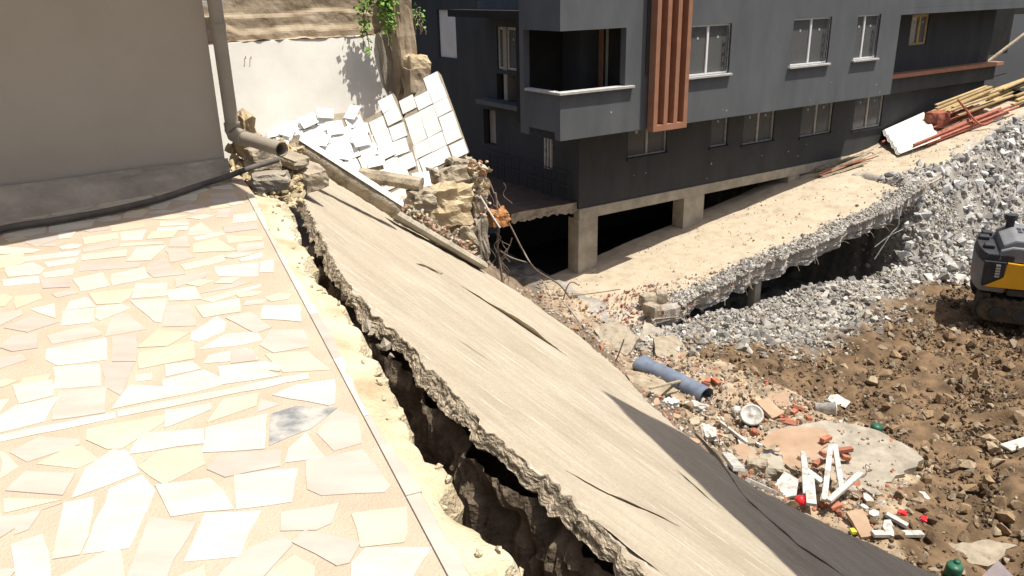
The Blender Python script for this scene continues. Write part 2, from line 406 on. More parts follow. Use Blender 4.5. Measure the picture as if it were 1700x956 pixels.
# ================================================================ terrace with crazy paving
# outlines read off the photograph, unprojected onto the terrace plane z = 0
def Z1(p): return [(a / 2.8115, 280 + b / 2.8115) for a, b in p]
def Z2(p): return [(a / 2.685, 600 + b / 2.685) for a, b in p]
def Z3(p): return [(400 + a / 2.096, 500 + b / 2.096) for a, b in p]
def flat(pp): return [atz(a, b, 0.0) for a, b in pp]
ST1 = """520,265 665,248 668,270 530,290|755,245 870,240 880,260 750,266|745,275 875,268 870,285 740,290|940,250 1000,300 880,308 890,275|1045,270 1190,258 1195,280 1050,298|1090,215 1190,200 1195,240 1090,250|1020,190 1080,185 1060,225 1010,225|390,320 540,300 545,325 400,350|560,295 680,285 660,328 570,333|715,292 825,290 800,318 690,326|570,348 750,340 755,350 570,362|800,330 865,312 885,362 790,362|910,320 1040,290 1045,305 920,332|905,350 1010,325 1100,380 905,390|1060,310 1215,315 1220,330 1070,345|1115,350 1225,342 1225,370 1115,385|390,372 540,340 545,362 395,388|390,402 585,378 580,408 390,425|640,370 775,358 700,425 595,428|775,380 860,377 905,410 800,435|850,445 1035,402 1045,430 870,470|1120,420 1220,390 1215,415 1130,432|120,410 370,380 350,406 120,430|215,435 360,415 340,440 230,455|380,445 520,428 655,442 630,458 380,475|690,448 765,415 800,465 860,490 720,505 690,480|1005,458 1200,438 1200,500 1025,498|1215,435 1275,425 1275,478 1215,480|30,460 150,440 205,465 180,490 45,503|205,485 335,464 330,495 215,506|820,512 965,480 955,505 830,550|345,515 475,488 505,545 380,570|525,492 670,462 690,508 530,543|195,520 320,510 320,550 205,555|20,517 170,502 175,530 25,545|640,535 775,535 780,588 620,602|420,580 620,560 600,600 560,625 455,630|790,567 905,550 930,606 795,613|945,578 1100,530 1165,530 1080,555|945,605 1205,540 1215,548 1000,618|920,642 1110,607 1115,665 955,690|75,595 180,585 190,605 80,648|145,655 250,630 255,693|300,665 435,652 430,713 295,728|455,647 555,632 600,650 470,703 450,690|610,615 780,607 750,715 720,710|785,642 880,632 910,728 765,733|1235,642 1395,637 1400,710 1225,698|30,740 150,684 265,715 130,758|0,672 95,662 100,680 0,728|1060,697 1165,670 1260,738 1190,763|560,674 600,682 675,745 495,776 520,702|900,762 1010,692 1050,717 1040,760 930,803 895,793|230,775 405,732 460,757 465,775 255,813|650,830 740,752 875,767 780,823|935,840 1060,770 1195,762 1215,800 1100,823|1265,757 1410,752 1430,828 1280,853 1220,820|0,830 60,782 165,772 165,833 60,848|225,842 485,792 490,888 270,913 220,888|525,787 635,772 630,893 525,893|660,857 895,807 900,883 660,928|955,905 985,867 1145,837 1200,888|0,882 95,867 115,890 0,928|10,585 60,600 20,640 -30,640|330,620 400,600 440,640 310,655|0,360 120,370 190,378 150,392 0,398|280,300 350,295 330,320 280,325|700,155 800,150 770,185 700,190|590,195 690,190 660,225 580,230|810,190 880,165 960,175 900,205|980,120 1090,110 1110,150 1000,165"""
ST2 = """245,27 437,14 440,103 245,116|458,14 600,4 535,143 470,108|65,105 225,84 230,148 90,183|0,245 75,197 252,162 190,263 0,312|270,137 470,112 460,223 245,253|585,107 722,114 735,158 510,205|735,82 905,40 985,77 980,103 745,155|745,14 850,2 885,30 750,60|980,24 1130,7 1240,60 990,98|0,172 40,167 0,218|615,62 670,52 670,78 610,86|745,220 930,188 930,215 745,288|1000,170 1145,142 1135,195 935,263|1165,168 1240,190 1150,220|60,400 180,337 340,347 340,368 130,438|180,450 310,382 360,380 425,433 340,468|400,302 720,242 715,275 540,383 480,383 395,345|640,322 895,302 895,363 590,406|925,297 1180,240 1170,383 910,398|630,465 720,402 885,384 900,455 735,538|935,475 985,422 1240,397 1235,463 1010,508|0,402 25,412 75,465 0,513|390,472 500,397 555,400 610,493 330,598|40,570 120,492 320,502 270,588|25,612 250,617 30,668|705,552 930,524 985,572 1030,653 770,683|1055,510 1315,482 1290,618 1065,648|490,572 630,512 685,577 575,818 380,843|290,637 415,612 405,700 355,848 242,866|665,702 865,727 740,960 690,1040 560,1040 570,960|920,682 1150,670 1060,858 835,878|55,822 185,777 215,860 222,1030 90,1030|285,955 470,852 528,847 545,960 540,1040 230,1040|985,950 1085,852 1245,777 1290,822 1165,958 1080,1040 930,1040|1210,940 1310,872 1390,917 1380,1010 1190,1010|0,692 70,690 60,740 0,778|80,690 255,640 180,665 130,740 75,760|-140,250 -20,240 -20,300 -120,330|-150,600 -10,590 -10,680 -160,700|620,1060 760,1060 740,1200 600,1200|800,960 900,920 930,1060 780,1060|1100,20 1180,0 1235,10 1240,40"""
ST3 = """105,495 110,392 190,367 325,372 240,440|160,555 170,512 225,462 285,540|270,455 330,382 400,402 415,488 325,513|235,557 420,520 510,640 490,660 285,670 240,650|150,735 330,707 305,770 260,790 150,793|395,742 570,722 572,808 560,833 425,848|190,840 230,802 405,840 370,903 330,913|395,912 440,862 650,862 620,905 560,1000 395,1000|120,325 200,292 320,275 320,352 300,358|90,185 230,175 305,235 150,243|-30,165 40,170 50,203 -30,212"""
def parse(t): return [[tuple(map(float, q.split(','))) for q in s.split()] for s in t.split('|')]
stones = [flat(Z1(p)) for p in parse(ST1)] + [flat(Z2(p)) for p in parse(ST2)] + [flat(Z3(p)) for p in parse(ST3)]
grey_stone_index = len(parse(ST1)) + len(parse(ST2))
groove = [atz(405, 318, 0), atz(740, 956, 0)]
gd = (groove[1] - groove[0]); gl = np.linalg.norm(gd); gd = gd / gl; gn = np.array([-gd[1], gd[0], 0.0])   # gn: to the right of the groove
BORD = flat([(422, 322), (445, 375), (480, 440), (520, 505), (552, 560), (580, 620), (610, 680), (650, 745), (690, 800), (725, 860), (745, 900), (785, 956)])
JAG = flat([(470, 322), (490, 362), (492, 385), (507, 400), (520, 440), (548, 478), (592, 505), (602, 545), (632, 585), (655, 612), (662, 645), (690, 690), (716, 738), (747, 760), (752, 815), (788, 848), (830, 900), (872, 956)])
def extend(pl, d):
    e = pl[-1] - pl[-3]; e = e / np.linalg.norm(e); return pl + [pl[-1] + e * d]
BORD = extend(BORD, 4.5); JAG = extend(JAG, 4.5)
HC = atz(378, 297, 0)                                     # foot of the house corner
wd = TU                                                   # house front runs like the dark facade
terr = thing('terrace', None, None, (-2, 3, 0), kind='structure')
m = MB()
tp = [p for p in BORD] + [np.array([BORD[-1][0] - 6, BORD[-1][1], 0]), np.array([-9, 0, 0]), HC - wd * 8 + np.array([0, .4, 0]), HC + np.array([0, .3, 0])]
m.prism([p - np.array([0, 0, .004]) for p in tp], (0, 0, -.16)); m.build('paving_bed', 'grout', terr)
strip = [flat(Z2([(-200, 365), (515, 225), (515, 250), (-200, 398)])), flat(Z2([(525, 218), (1375, 48), (1375, 76), (525, 246)]))]
# fill where no outline was read
def poly_area(p):
    p = np.asarray(p); x, y = p[:, 0], p[:, 1]; return .5 * np.sum(x * np.roll(y, -1) - y * np.roll(x, -1))
def clip_half(poly, c, nrm):
    out = []
    for i in range(len(poly)):
        a, b = poly[i], poly[(i + 1) % len(poly)]; da = np.dot(a - c, nrm); db = np.dot(b - c, nrm)
        if da <= 0: out.append(a)
        if (da < 0) != (db < 0) and abs(da - db) > 1e-9: out.append(a + (b - a) * da / (da - db))
    return out
def inset(poly, d):
    p = [np.asarray(q)[:2] for q in poly]
    if poly_area(p) < 0: p = p[::-1]
    r = p
    for i in range(len(p)):
        a, b = p[i], p[(i + 1) % len(p)]; e = b - a; ln = np.linalg.norm(e)
        if ln < 1e-6: continue
        nn = np.array([e[1], -e[0]]) / ln
        r = clip_half(r, a - nn * d, nn)
        if len(r) < 3: return []
    return r
taken = [[q[:2] for q in p] for p in stones] + [[q[:2] for q in p] for p in strip]
TC = []
def near_taken(pl):
    global TC
    for tkn in taken[len(TC):]:
        tt = np.asarray(tkn); cc0 = tt.mean(0); TC.append((cc0[0], cc0[1], np.linalg.norm(tt - cc0, axis=1).max()))
    smp = np.array([a + (b - a) * t for a, b in zip(pl, pl[1:] + pl[:1]) for t in (0, .33, .66)] + [np.mean(pl, 0)])
    c = np.mean(pl, 0)
    rr_ = np.linalg.norm(np.asarray(pl) - c, axis=1).max(); TA = np.array(TC)
    for ti in np.where(np.hypot(TA[:, 0] - c[0], TA[:, 1] - c[1]) < TA[:, 2] + rr_ + .03)[0]:
        tkn = taken[ti]; tt = np.asarray(tkn)
        if inpoly(smp[:, 0], smp[:, 1], tkn).any() or inpoly(tt[:, 0], tt[:, 1], pl).any(): return True
        if min(np.linalg.norm(tt[:, None] - smp[None], axis=2).min(), 9) < .02: return True
    return False
seeds = []
gx = gd[:2]; gy = gn[:2]
for i in range(-14, 30):
    for j in range(0, 34):
        s_ = (j + .5 * (i % 2) + random.uniform(-.35, .35)) * .27; r_ = (i + random.uniform(-.35, .35)) * .27
        seeds.append(groove[0][:2] + gx * r_ - gy * s_)
seeds = np.array(seeds)
fill = []
for s_ in seeds:
    if s_[0] < -7 or s_[1] < -2.2: continue
    dd = np.linalg.norm(seeds - s_, axis=1); nb_ = np.argsort(dd)[1:12]
    pl = [s_ + np.array(q) * .6 for q in ((-1, -1), (1, -1), (1, 1), (-1, 1))]
    for k in nb_:
        pl = clip_half(pl, (s_ + seeds[k]) / 2, seeds[k] - s_)
    if len(pl) < 3: continue
    pl = clip_half(pl, groove[0][:2] - gy * .05, gy)                        # left of the border groove
    hn = -NV[:2]
    pl = clip_half(pl, HC[:2] - hn * .06, hn) if len(pl) > 2 else []
    if len(pl) < 3: continue
    pl = inset(pl, random.uniform(.018, .034))
    if len(pl) < 3 or abs(poly_area(pl)) < .012: continue
    if near_taken(pl): continue
    fill.append(pl); taken.append(pl)
for i in range(-26, 50):
    for j in range(0, 46):
        s_ = groove[0][:2] + gx * (i + random.uniform(-.3, .3)) * .15 - gy * (j + .5 + random.uniform(-.3, .3)) * .15
        if s_[0] < -6 or s_[1] < -1 or np.dot(s_ - HC[:2], -NV[:2]) > -.12: continue
        a0 = random.uniform(0, 6.28); kk = random.choice((4, 4, 5)); el = random.uniform(.55, .95)
        for rad in (.125, .095, .07):
            pl = [s_ + rad * (gx * math.cos(a0 + 6.283 * q_ / kk) * el + gy * math.sin(a0 + 6.283 * q_ / kk)) for q_ in range(kk)]
            if max(np.dot(q_ - groove[0][:2], gy) for q_ in pl) > -.03: continue
            if not near_taken(pl): fill.append(pl); taken.append(pl); break
def stone_obj(poly, mname, name='paving_stone', h=-.0005):
    p = [np.asarray(q)[:2] for q in poly]
    if poly_area(p) < 0: p = p[::-1]
    if name == 'paving_stone':
        c_ = np.mean(p, 0); rr_ = max(np.linalg.norm(q - c_) for q in p); p = [c_ + (q - c_) * (1 + .009 / max(.05, rr_ * .6)) for q in p]
    # slightly worn outline: extra points along the edges
    r = []
    for a, b in zip(p, p[1:] + p[:1]):
        ln = np.linalg.norm(b - a); k = max(1, int(ln / .09))
        for t in range(k):
            q = a + (b - a) * t / k
            r.append(q + (RNG.normal(0, .0035, 2) if t else 0))
    z = h + random.uniform(-.0012, .0012)
    mb = MB(); mb.prism([np.array([q[0], q[1], z]) for q in r], (0, 0, -.012)); return mb.build(name, mname, terr, fixn=False)
mats_ = ['stone_white'] * 6 + ['stone_pink'] * 4 + ['stone_yellow'] * 3
def seen(poly):
    """roughly how large a stone shows to the viewer; 0 when out of view"""
    c = np.array([*np.mean([np.asarray(q)[:2] for q in poly], 0), 0.0]) - CAM; d = np.dot(c, _F)
    if d < .3: return 0
    x_, y_ = FPX * np.dot(c, _R) / d, FPX * np.dot(c, _U) / d
    if abs(x_) > 1000 or abs(y_) > 640: return 0
    return abs(poly_area([np.asarray(q)[:2] for q in poly])) / d ** 3
allst = [(seen(p), p, 'stone_grey' if i == grey_stone_index else None) for i, p in enumerate(stones)] + [(seen(p), p, None) for p in fill]
allst.sort(key=lambda q_: -q_[0])
for v_, p, mn in allst[:298]: stone_obj(p, mn or random.choice(mats_))
rest = MB()
for v_, p, mn in allst[298:]:
    pl = [np.asarray(q)[:2] for q in p]
    if poly_area(pl) < 0: pl = pl[::-1]
    rest.prism([np.array([q[0], q[1], -.0005]) for q in pl], (0, 0, -.012))
tag(rest.build('far_paving_stones', 'stone_white', terr, fixn=False), kind='stuff')
for p in strip: stone_obj(p, 'stone_white', 'inlay_strip')
# border slabs right of the groove
def along(pl, s):
    P = np.array(pl); L_ = np.r_[0, np.cumsum(np.linalg.norm(np.diff(P, axis=0), axis=1))]
    return np.stack([np.interp(s, L_, P[:, k]) for k in range(3)], -1)
def plen(pl): return np.linalg.norm(np.diff(np.array(pl), axis=0), axis=1).sum()
Lb = plen(BORD); cuts = np.r_[np.arange(0, Lb, .62), Lb]
for a, b in zip(cuts[:-1], cuts[1:]):
    ss = np.linspace(a + .002, b - .002, 8); out = along(BORD, ss)
    inn = []
    for p in out[::-1]:
        t = np.dot(p - groove[0], gd); inn.append(groove[0] + gd * t + gn * .006)
    ring = [p + gn * random.uniform(-.012, .006) for p in out] + inn
    mb = MB(); mb.prism([np.array([p[0], p[1], .005]) for p in ring], (0, 0, -.03)); mb.build('border_slab', random.choice(['stone_white', 'stone_pink', 'stone_pink']), terr, fixn=False)
# broken mortar bed beyond the border, then the broken face down into the gap
ns, nc = 340, 44
SS = np.linspace(0, 1, ns)
A_ = along(BORD, SS * plen(BORD)); B_ = along(JAG, SS * plen(JAG))
G = np.zeros((ns, nc, 3))
for j in range(nc):
    if j < 24:
        t = j / 23; P = A_ * (1 - t) + B_ * t
        sx, sy = P[:, 0] * 4, P[:, 1] * 4
        jag = (fbm(SS * 60, SS * 0 + 3, 5, 2) * .12 + .03 * fbm(SS * 260, SS * 0 + 1, 2, 4)) * t ** 2
        zz = -.006 - .05 * t - .05 * np.clip(fbm(sx, sy, 4, 3) * 1.5, -.5, 1) * t - .10 * smooth(.8, 1, t)
        G[:, j] = P + gn * jag[:, None]; G[:, j, 2] = zz
    else:
        t = (j - 23) / (nc - 24)
        base = G[:, 23]
        off = (-.10 * t - .16 * np.abs(fbm(SS * 45 + 9, SS * 0 + t * 7, 4, 5)) * smooth(0, .3, t) + .05 * fbm(SS * 160, SS * 0 + t * 20, 3, 6))
        G[:, j] = base + gn * off[:, None]; G[:, j, 2] = base[:, 2] - 1.9 * t
m = MB(); m.grid(G[:, :30], smooth=False); m.build('broken_mortar_edge', 'mortar', terr, fixn=False)
m = MB(); m.grid(G[:, 29:]); m.build('earth_face', 'shaded_earth', terr, fixn=False)
# crumbs lying on the ledge
for i in range(46):
    k = random.randrange(int(ns * .02), int(ns * .6)); t = random.uniform(.35, 1); p = G[k, int(t * 23)]
    s_ = random.uniform(.008, .03)
    rock_obj('crumb', p + np.array([0, 0, s_ * .4]), s_, 'mortar', parent=terr, seed=i)

# ================================================================ the fallen slab
ex = None
d_ = atpl(935, 590, SA, SN) - atpl(790, 490, SA, SN); d_ -= SN * np.dot(d_, SN); EX = d_ / np.linalg.norm(d_); EY = np.cross(SN, EX)
Lp = [(505, 328), (522, 362), (540, 400), (566, 448), (600, 490), (640, 530), (680, 565), (720, 612), (760, 650), (806, 705), (850, 740), (890, 772), (930, 800), (972, 845), (1005, 880), (1060, 930), (1090, 956), (1240, 1075), (1420, 1200)]
Rp = [(545, 285), (640, 345), (740, 402), (800, 447), (880, 497), (960, 556), (1030, 617), (1100, 690), (1125, 712), (1190, 760), (1250, 808), (1330, 850), (1450, 905), (1560, 956), (1640, 1010), (1720, 1100)]
Lw = [atpl(a, b, SA, SN) for a, b in Lp]; Rw = [atpl(a, b, SA, SN) for a, b in Rp]
slab = bpy.data.objects.new('fallen_concrete_slab', None); COL.objects.link(slab)
SM = Matrix.Identity(4)
for i in range(3): SM[i][0], SM[i][1], SM[i][2], SM[i][3] = EX[i], EY[i], SN[i], SA[i]
slab.matrix_basis = SM
tag(slab, 'huge tilted pale concrete slab collapsed beside the terrace edge', 'concrete slab')
def loc(P): P = np.asarray(P) - SA; return np.stack([P @ EX, P @ EY, P @ SN], -1)
na, nbm = 520, 200
sa_ = np.linspace(0, 1, na)
Lc = loc(along(Lw, sa_ * plen(Lw))); Rc = loc(along(Rw, sa_ * plen(Rw)))
tt = np.linspace(0, 1, nbm)
P = Lc[:, None] * (1 - tt)[None, :, None] + Rc[:, None] * tt[None, :, None]
edge = np.maximum(smooth(.03, 0, tt)[None], 0)
jl = fbm(sa_ * 70, sa_ * 0, 4, 1); jr = fbm(sa_ * 50, sa_ * 0 + 5, 4, 2)
wv = (Rc - Lc); wv /= np.linalg.norm(wv, axis=1)[:, None]
P = P + wv[:, None] * (jl[:, None] * .035 * smooth(.12, 0, tt)[None] + jr[:, None] * .16 * smooth(.85, 1, tt)[None])[..., None]
zz = .035 * fbm(P[..., 0] * .5, P[..., 1] * .7, 3, 3) + .012 * fbm(P[..., 0] * 1.2, P[..., 1] * 9, 3, 4)
FLK = []
def ledge(pix, h, fall=.3, over=.02):
    """a layer of the concrete lifted along a crack: a lip with a dark undercut, sloping back into the face"""
    q = loc([atpl(a, b, SA, SN) for a, b in pix]); q = q[np.argsort(q[:, 0])]
    x = np.arange(q[0, 0], q[-1, 0], .03); n_ = len(x)
    y = np.interp(x, q[:, 0], q[:, 1]) + .05 * fbm(x * 2.5, x * 0 + h * 99, 4, 5)
    s_ = np.linspace(0, 1, n_); e = np.clip(smooth(0, .25, s_) * smooth(1, .75, s_) * (.8 + 1.5 * fbm(x * 1.7, x * 0 + 4, 4, 6)), .02, 1.4)
    zb = .035 * fbm(x * .5, y * .7, 3, 3)
    G_f = np.zeros((n_, 6, 3))
    for j, (oy, oz) in enumerate(((.03, -.05), (.02, .0), (-over, .80), (-over * .4, 1.0), (.16, .62), (fall, -.25))):
        G_f[:, j, 0] = x; G_f[:, j, 1] = y + oy * (e if j > 1 else 1) + (.015 * fbm(x * 14, x * 0 + j, 2, 1) if j in (2, 3) else 0); G_f[:, j, 2] = zb + (oz * h * e if 0 < j < 5 else -.03)
    FLK.append(G_f)
ledge([(690, 437), (730, 455)], .025); ledge([(745, 462), (790, 490), (850, 528), (935, 590), (955, 602)], .055, .45, .04)
ledge([(940, 780), (1010, 822), (1090, 855), (1140, 880)], .018, .3, .012)
ledge([(1105, 760), (1180, 830), (1310, 925), (1380, 985)], .012, .25, .01)
ledge([(760, 560), (830, 610), (860, 630)], .008, .3); ledge([(990, 865), (1060, 920), (1100, 950)], .015, .2)
ledge([(1150, 712), (1195, 770), (1240, 830), (1330, 905), (1420, 965)], .04, .3, .025)
zz = zz - .06 * np.abs(jl)[:, None] * smooth(.015, 0, tt)[None] - .05 * np.abs(jr)[:, None] * smooth(.985, 1, tt)[None]
P[..., 2] = zz
for gf in FLK:
    m = MB(); m.grid(gf, smooth=False); o = m.build('lifted_flake', 'cast', None, fixn=False); o.parent = slab
m = MB(); m.grid(P); o = m.build('cast_face', 'cast', None, fixn=False); o.parent = slab
def side(edgeP, outv, name, mname, h, amp, seed, back):
    n_ = 16; Gs = np.zeros((na, n_, 3))
    for j in range(n_):
        t = j / (n_ - 1)
        bul = (amp * fbm(sa_ * 60, sa_ * 0 + t * 2, 4, seed) * 1.6 + amp * .45 * fbm(sa_ * 260, sa_ * 0 + t * 12, 3, seed + 1) - back * t) * smooth(0, .2, t)
        hh = h * (1 + .45 * fbm(sa_ * 40, sa_ * 0 + 2, 3, seed + 2))
        Gs[:, j] = edgeP + outv * bul[:, None]; Gs[:, j, 2] = edgeP[:, 2] - hh * t
    mm = MB(); mm.grid(Gs, smooth=False); oo = mm.build(name, mname, None, fixn=False); oo.parent = slab; return Gs
G1 = side(P[:, 0], -wv, 'broken_edge', 'concrete_edge', .12, .014, 1, .015)
G2 = side(P[:, -1], wv, 'broken_edge', 'concrete_edge', .22, .12, 3, .1)
mm = MB(); mm.grid(np.stack([G1[:, -1], G2[:, -1]], 1)); oo = mm.build('underside', 'concrete_old', None, fixn=False); oo.parent = slab
mm = MB(); mm.grid(np.stack([G1[0], G2[0]], 0)); oo = mm.build('end_face', 'concrete_edge', None, fixn=False); oo.parent = slab
# aggregate lumps along the near broken edge
lv = []
for i in range(60):
    k = random.randrange(na); j = random.randrange(3, 15); lv.append(G1[k, j])
lv = np.array(lv) - (wv[0] * .0)
LM = np.array(SM)[:3, :3]; lw = lv @ LM.T + SA
sz = RNG.uniform(.008, .022, len(lw)) * np.clip(RNG.lognormal(0, .4, len(lw)), .5, 1.7)
oc = np.array([.50, .42, .31]) * RNG.uniform(.5, 1.2, (len(lw), 1))
o = rock_stuff('edge_aggregate', None, None, lw, sz, oc)
del_lab = [k for k in ('label', 'category') if k in o]
o.parent = slab; o.matrix_parent_inverse = SM.inverted()
# a second layer of earth and footing, coloured dark for shade, in the gap under the slab edge
nl = 300; s2 = np.linspace(.18, 1, nl)
base = along(Lw, s2 * plen(Lw)); Gt = np.zeros((nl, 26, 3)); dl = np.array([-.78, -.5, 0.0])
for j in range(26):
    t = j / 25
    Gt[:, j] = base + dl * ((.03 + .34 * t + .20 * fbm(s2 * 34, s2 * 0 + t * 4, 4, 2) + .05 * fbm(s2 * 120, s2 * 0 + t * 12, 3, 4))[:, None])
    Gt[:, j, 2] = base[:, 2] - .2 - 1.0 * t - .25 * np.round(2.2 * t + fbm(s2 * 9, s2 * 0 + 1, 2, 3)) / 2.2
m = MB(); m.grid(Gt, smooth=False)
tag(m.build('earth_strata', 'shaded_earth', fixn=False), 'layered earth and footing in the gap under the slab edge, coloured dark for shade', 'earth', kind='stuff')
# chunks wedged in the gap
for i, (px, py, s_) in enumerate([(612, 540, .05), (640, 572, .065), (628, 575, .035), (650, 590, .03), (617, 552, .035)]):
    p = atz(px, py, -.22)
    rock_obj('mortar_chunk', p, (s_ * 1.3, s_ * .8, s_), 'mortar_grey', 'small mortar chunk wedged in the gap between terrace and slab', 'rubble', 'chunks wedged in the gap', seed=i + 3)

# ================================================================ house at the left
house = thing('house', 'beige rendered house wall in shade with rough concrete foot at left', 'house', HC - wd * 3)
hn = -NV                                              # into the house
def hp(s, d, z): return HC - wd * s + hn * d + np.array([0, 0, z])      # s along the front leftwards, d inwards
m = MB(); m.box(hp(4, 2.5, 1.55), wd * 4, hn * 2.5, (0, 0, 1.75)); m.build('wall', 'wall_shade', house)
ns_, nz_ = 120, 16
Gp = np.zeros((ns_, nz_, 3))
for i in range(ns_):
    s_ = -.02 + 4.6 * i / (ns_ - 1)
    for j in range(nz_):
        t = j / (nz_ - 1)
        out = (.05 + .48 * min(s_, 2.2) / 2.0 * .9) * t ** 1.5 + .03
        z = .21 * (1 - t) ** .9 - .01
        nzv = .05 * fbm(s_ * 1.6, t * 2.5, 4, 2)
        Gp[i, j] = hp(s_, -out - nzv * .8, z + nzv * (1 - t) * .5)
m = MB(); m.grid(Gp); m.build('rough_plinth', 'plinth', house, fixn=False)
# upper floor oversailing the wall (above the picture), it shades the wall
sh1 = atz(0, 408, 0); sh2 = atz(427, 328, 0); H_ = 3.3
up = SUN / SUN[2] * H_
oc1 = sh2 + up; od = (sh1 - sh2) / np.linalg.norm(sh1 - sh2)
ring = [oc1, oc1 + od * 9, oc1 + od * 9 + hn * 6, oc1 + hn * 3.4]
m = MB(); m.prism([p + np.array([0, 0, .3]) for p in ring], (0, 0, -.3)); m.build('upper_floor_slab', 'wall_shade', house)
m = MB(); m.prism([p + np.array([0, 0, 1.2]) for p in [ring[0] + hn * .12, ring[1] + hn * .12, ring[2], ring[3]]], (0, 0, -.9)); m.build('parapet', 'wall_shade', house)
# downpipe
dp = thing('downpipe', 'brown plastic downpipe with open spout on the house corner', 'pipe', HC)
b0 = aty(386, 212, HC[1] - .02); top = b0 + np.array([-.02, .02, 3.0])
m = MB(); m.tube([top, b0 + np.array([0, 0, -.0])], .062, 16); m.build('pipe', 'pipe_brown', dp)
e1 = aty(392, 225, HC[1] - .05); sp = aty(468, 248, HC[1] - .55)
m = MB(); m.tube([b0 + np.array([0, 0, .05]), b0 + np.array([0, 0, -.02]), b0 * .6 + e1 * .4 + np.array([0, 0, -.03]), e1 + (sp - e1) * .1, e1 + (sp - e1) * .2], .074, 16); m.build('elbow', 'pipe_brown', dp)
m = MB(); m.tube([e1 + (sp - e1) * .12, e1 + (sp - e1) * .55, sp], [.062, .062, .064], 18, cap=False)
m.tube([e1 + (sp - e1) * .12, sp], [.054, .056], 18, cap=False); 
m.build('spout', 'pipe_brown', dp, fixn=False)
for zt in (.9,):
    m = MB(); c = b0 + np.array([-.005, 0, zt]); m.tube([c + np.array([0, 0, -.02]), c + np.array([0, 0, .02])], .068, 16); m.build('bracket', 'pipe_brown', dp)
# hose
hz = [(-160, 425), (0, 381), (90, 366), (180, 350), (260, 331), (330, 308), (380, 292), (415, 279), (462, 265)]
pts = []
for i, (a, b) in enumerate(hz): pts.append(atz(a, b, .035 if i < 6 else .035 + (i - 5) * .03))
def spline(pts, n=10):
    P = [np.asarray(p, float) for p in pts]; P = [2 * P[0] - P[1]] + P + [2 * P[-1] - P[-2]]; out = []
    for i in range(1, len(P) - 2):
        for k in range(n):
            t = k / n; p0, p1, p2, p3 = P[i - 1:i + 3]
            out.append(.5 * ((2 * p1) + (-p0 + p2) * t + (2 * p0 - 5 * p1 + 4 * p2 - p3) * t * t + (-p0 + 3 * p1 - 3 * p2 + p3) * t ** 3))
    return out + [P[-2]]
m = MB(); m.tube(spline(pts), .027, 12)
tag(m.build('hose', 'hose'), 'dark dusty hose lying along the foot of the beige house wall', 'hose')

# ================================================================ white garden wall with old masonry on top
WR = aty(645, 150, 15.0); WR[2] = 0
def wp(s, d, z): return WR - TU * s + (-NV) * d + np.array([0, 0, z])   # s leftwards, d backwards
gw = thing('garden_wall', 'whitewashed low wall with crumbling brown masonry on top', 'wall', wp(1.5, 0, -.4))
m = MB(); m.add([wp(s, d, z) for s in (-.05, 3.95) for d, z in ((0, .93), (-.44, -.87), (.4, -.87), (.4, .93))], [(0, 1, 2, 3), (7, 6, 5, 4), (0, 4, 5, 1), (1, 5, 6, 2), (2, 6, 7, 3), (3, 7, 4, 0)]); m.build('whitewashed_face', 'white_plaster', gw, bevel=.015)
nn, mmz = 110, 44
Gm = np.zeros((nn, mmz, 3))
for i in range(nn):
    for j in range(mmz):
        s_ = -.05 + 4.2 * i / (nn - 1); z = .93 + 1.35 * j / (mmz - 1)
        course = abs(((z - .93) / .26 + .5 * vnoise(s_ * 1.3, z * 2, 2)) % 1 - .5)
        stepb = .07 * float(smooth(1.14, 1.02, z + .10 * fbm(s_ * 2.2, 3, 3, 1)))
        Gm[i, j] = wp(s_, .16 - stepb + .05 * float(smooth(1.28, 1.36, z + .22 * vnoise(s_ * 1.1, 4, 2))) - .03 * fbm(s_ * 1.3, z * 2.2, 4, 3) - .012 * fbm(s_ * 9, z * 9, 3, 5), z)
m = MB(); m.grid(Gm, smooth=False); m.build('old_masonry', 'old_masonry', gw, fixn=False)
m = MB(); m.box(wp(1.95, .62, 1.6), TU * 2.0, -NV * .3, (0, 0, .75)); m.build('masonry_core', 'old_masonry', gw)
m = MB(); Gl = np.zeros((90, 6, 3))
for i in range(90):
    for j in range(6):
        s_ = 4.0 * i / 89; Gl[i, j] = wp(s_, -.015 - .02 * vnoise(s_ * 9, 2, 1) * 2 + .06 * j, .936 + .03 * fbm(s_ * 6, j * .7, 3, 4) + (.05 * max(0, vnoise(s_ * 4, j, 2)) if j else 0))
m.grid(Gl, smooth=False); m.build('crumbling_ledge', 'old_masonry', gw, fixn=False)
sA = np.dot(WR - aty(395, 1, 14.2), TU)
m = MB(); m.box(wp(3.05, -.02, 1.52), TU * .30, -NV * .14, (0, 0, .035)); m.build('stone_sill', 'coping', gw)
for k in range(2):
    c = aty(405 + 10 * k, 96, 0)
    nb0 = np.cross(TU, wp(0, -.44, -.87) - wp(0, 0, .93)); c = atpl(406 + 9 * k, 97, wp(0, 0, .93), nb0)
    m = MB(); m.tube([c + NV * .0, c + NV * .06, c + NV * .07 + np.array([0, 0, .04])], .006, 6); m.build('hook', 'rust', gw)
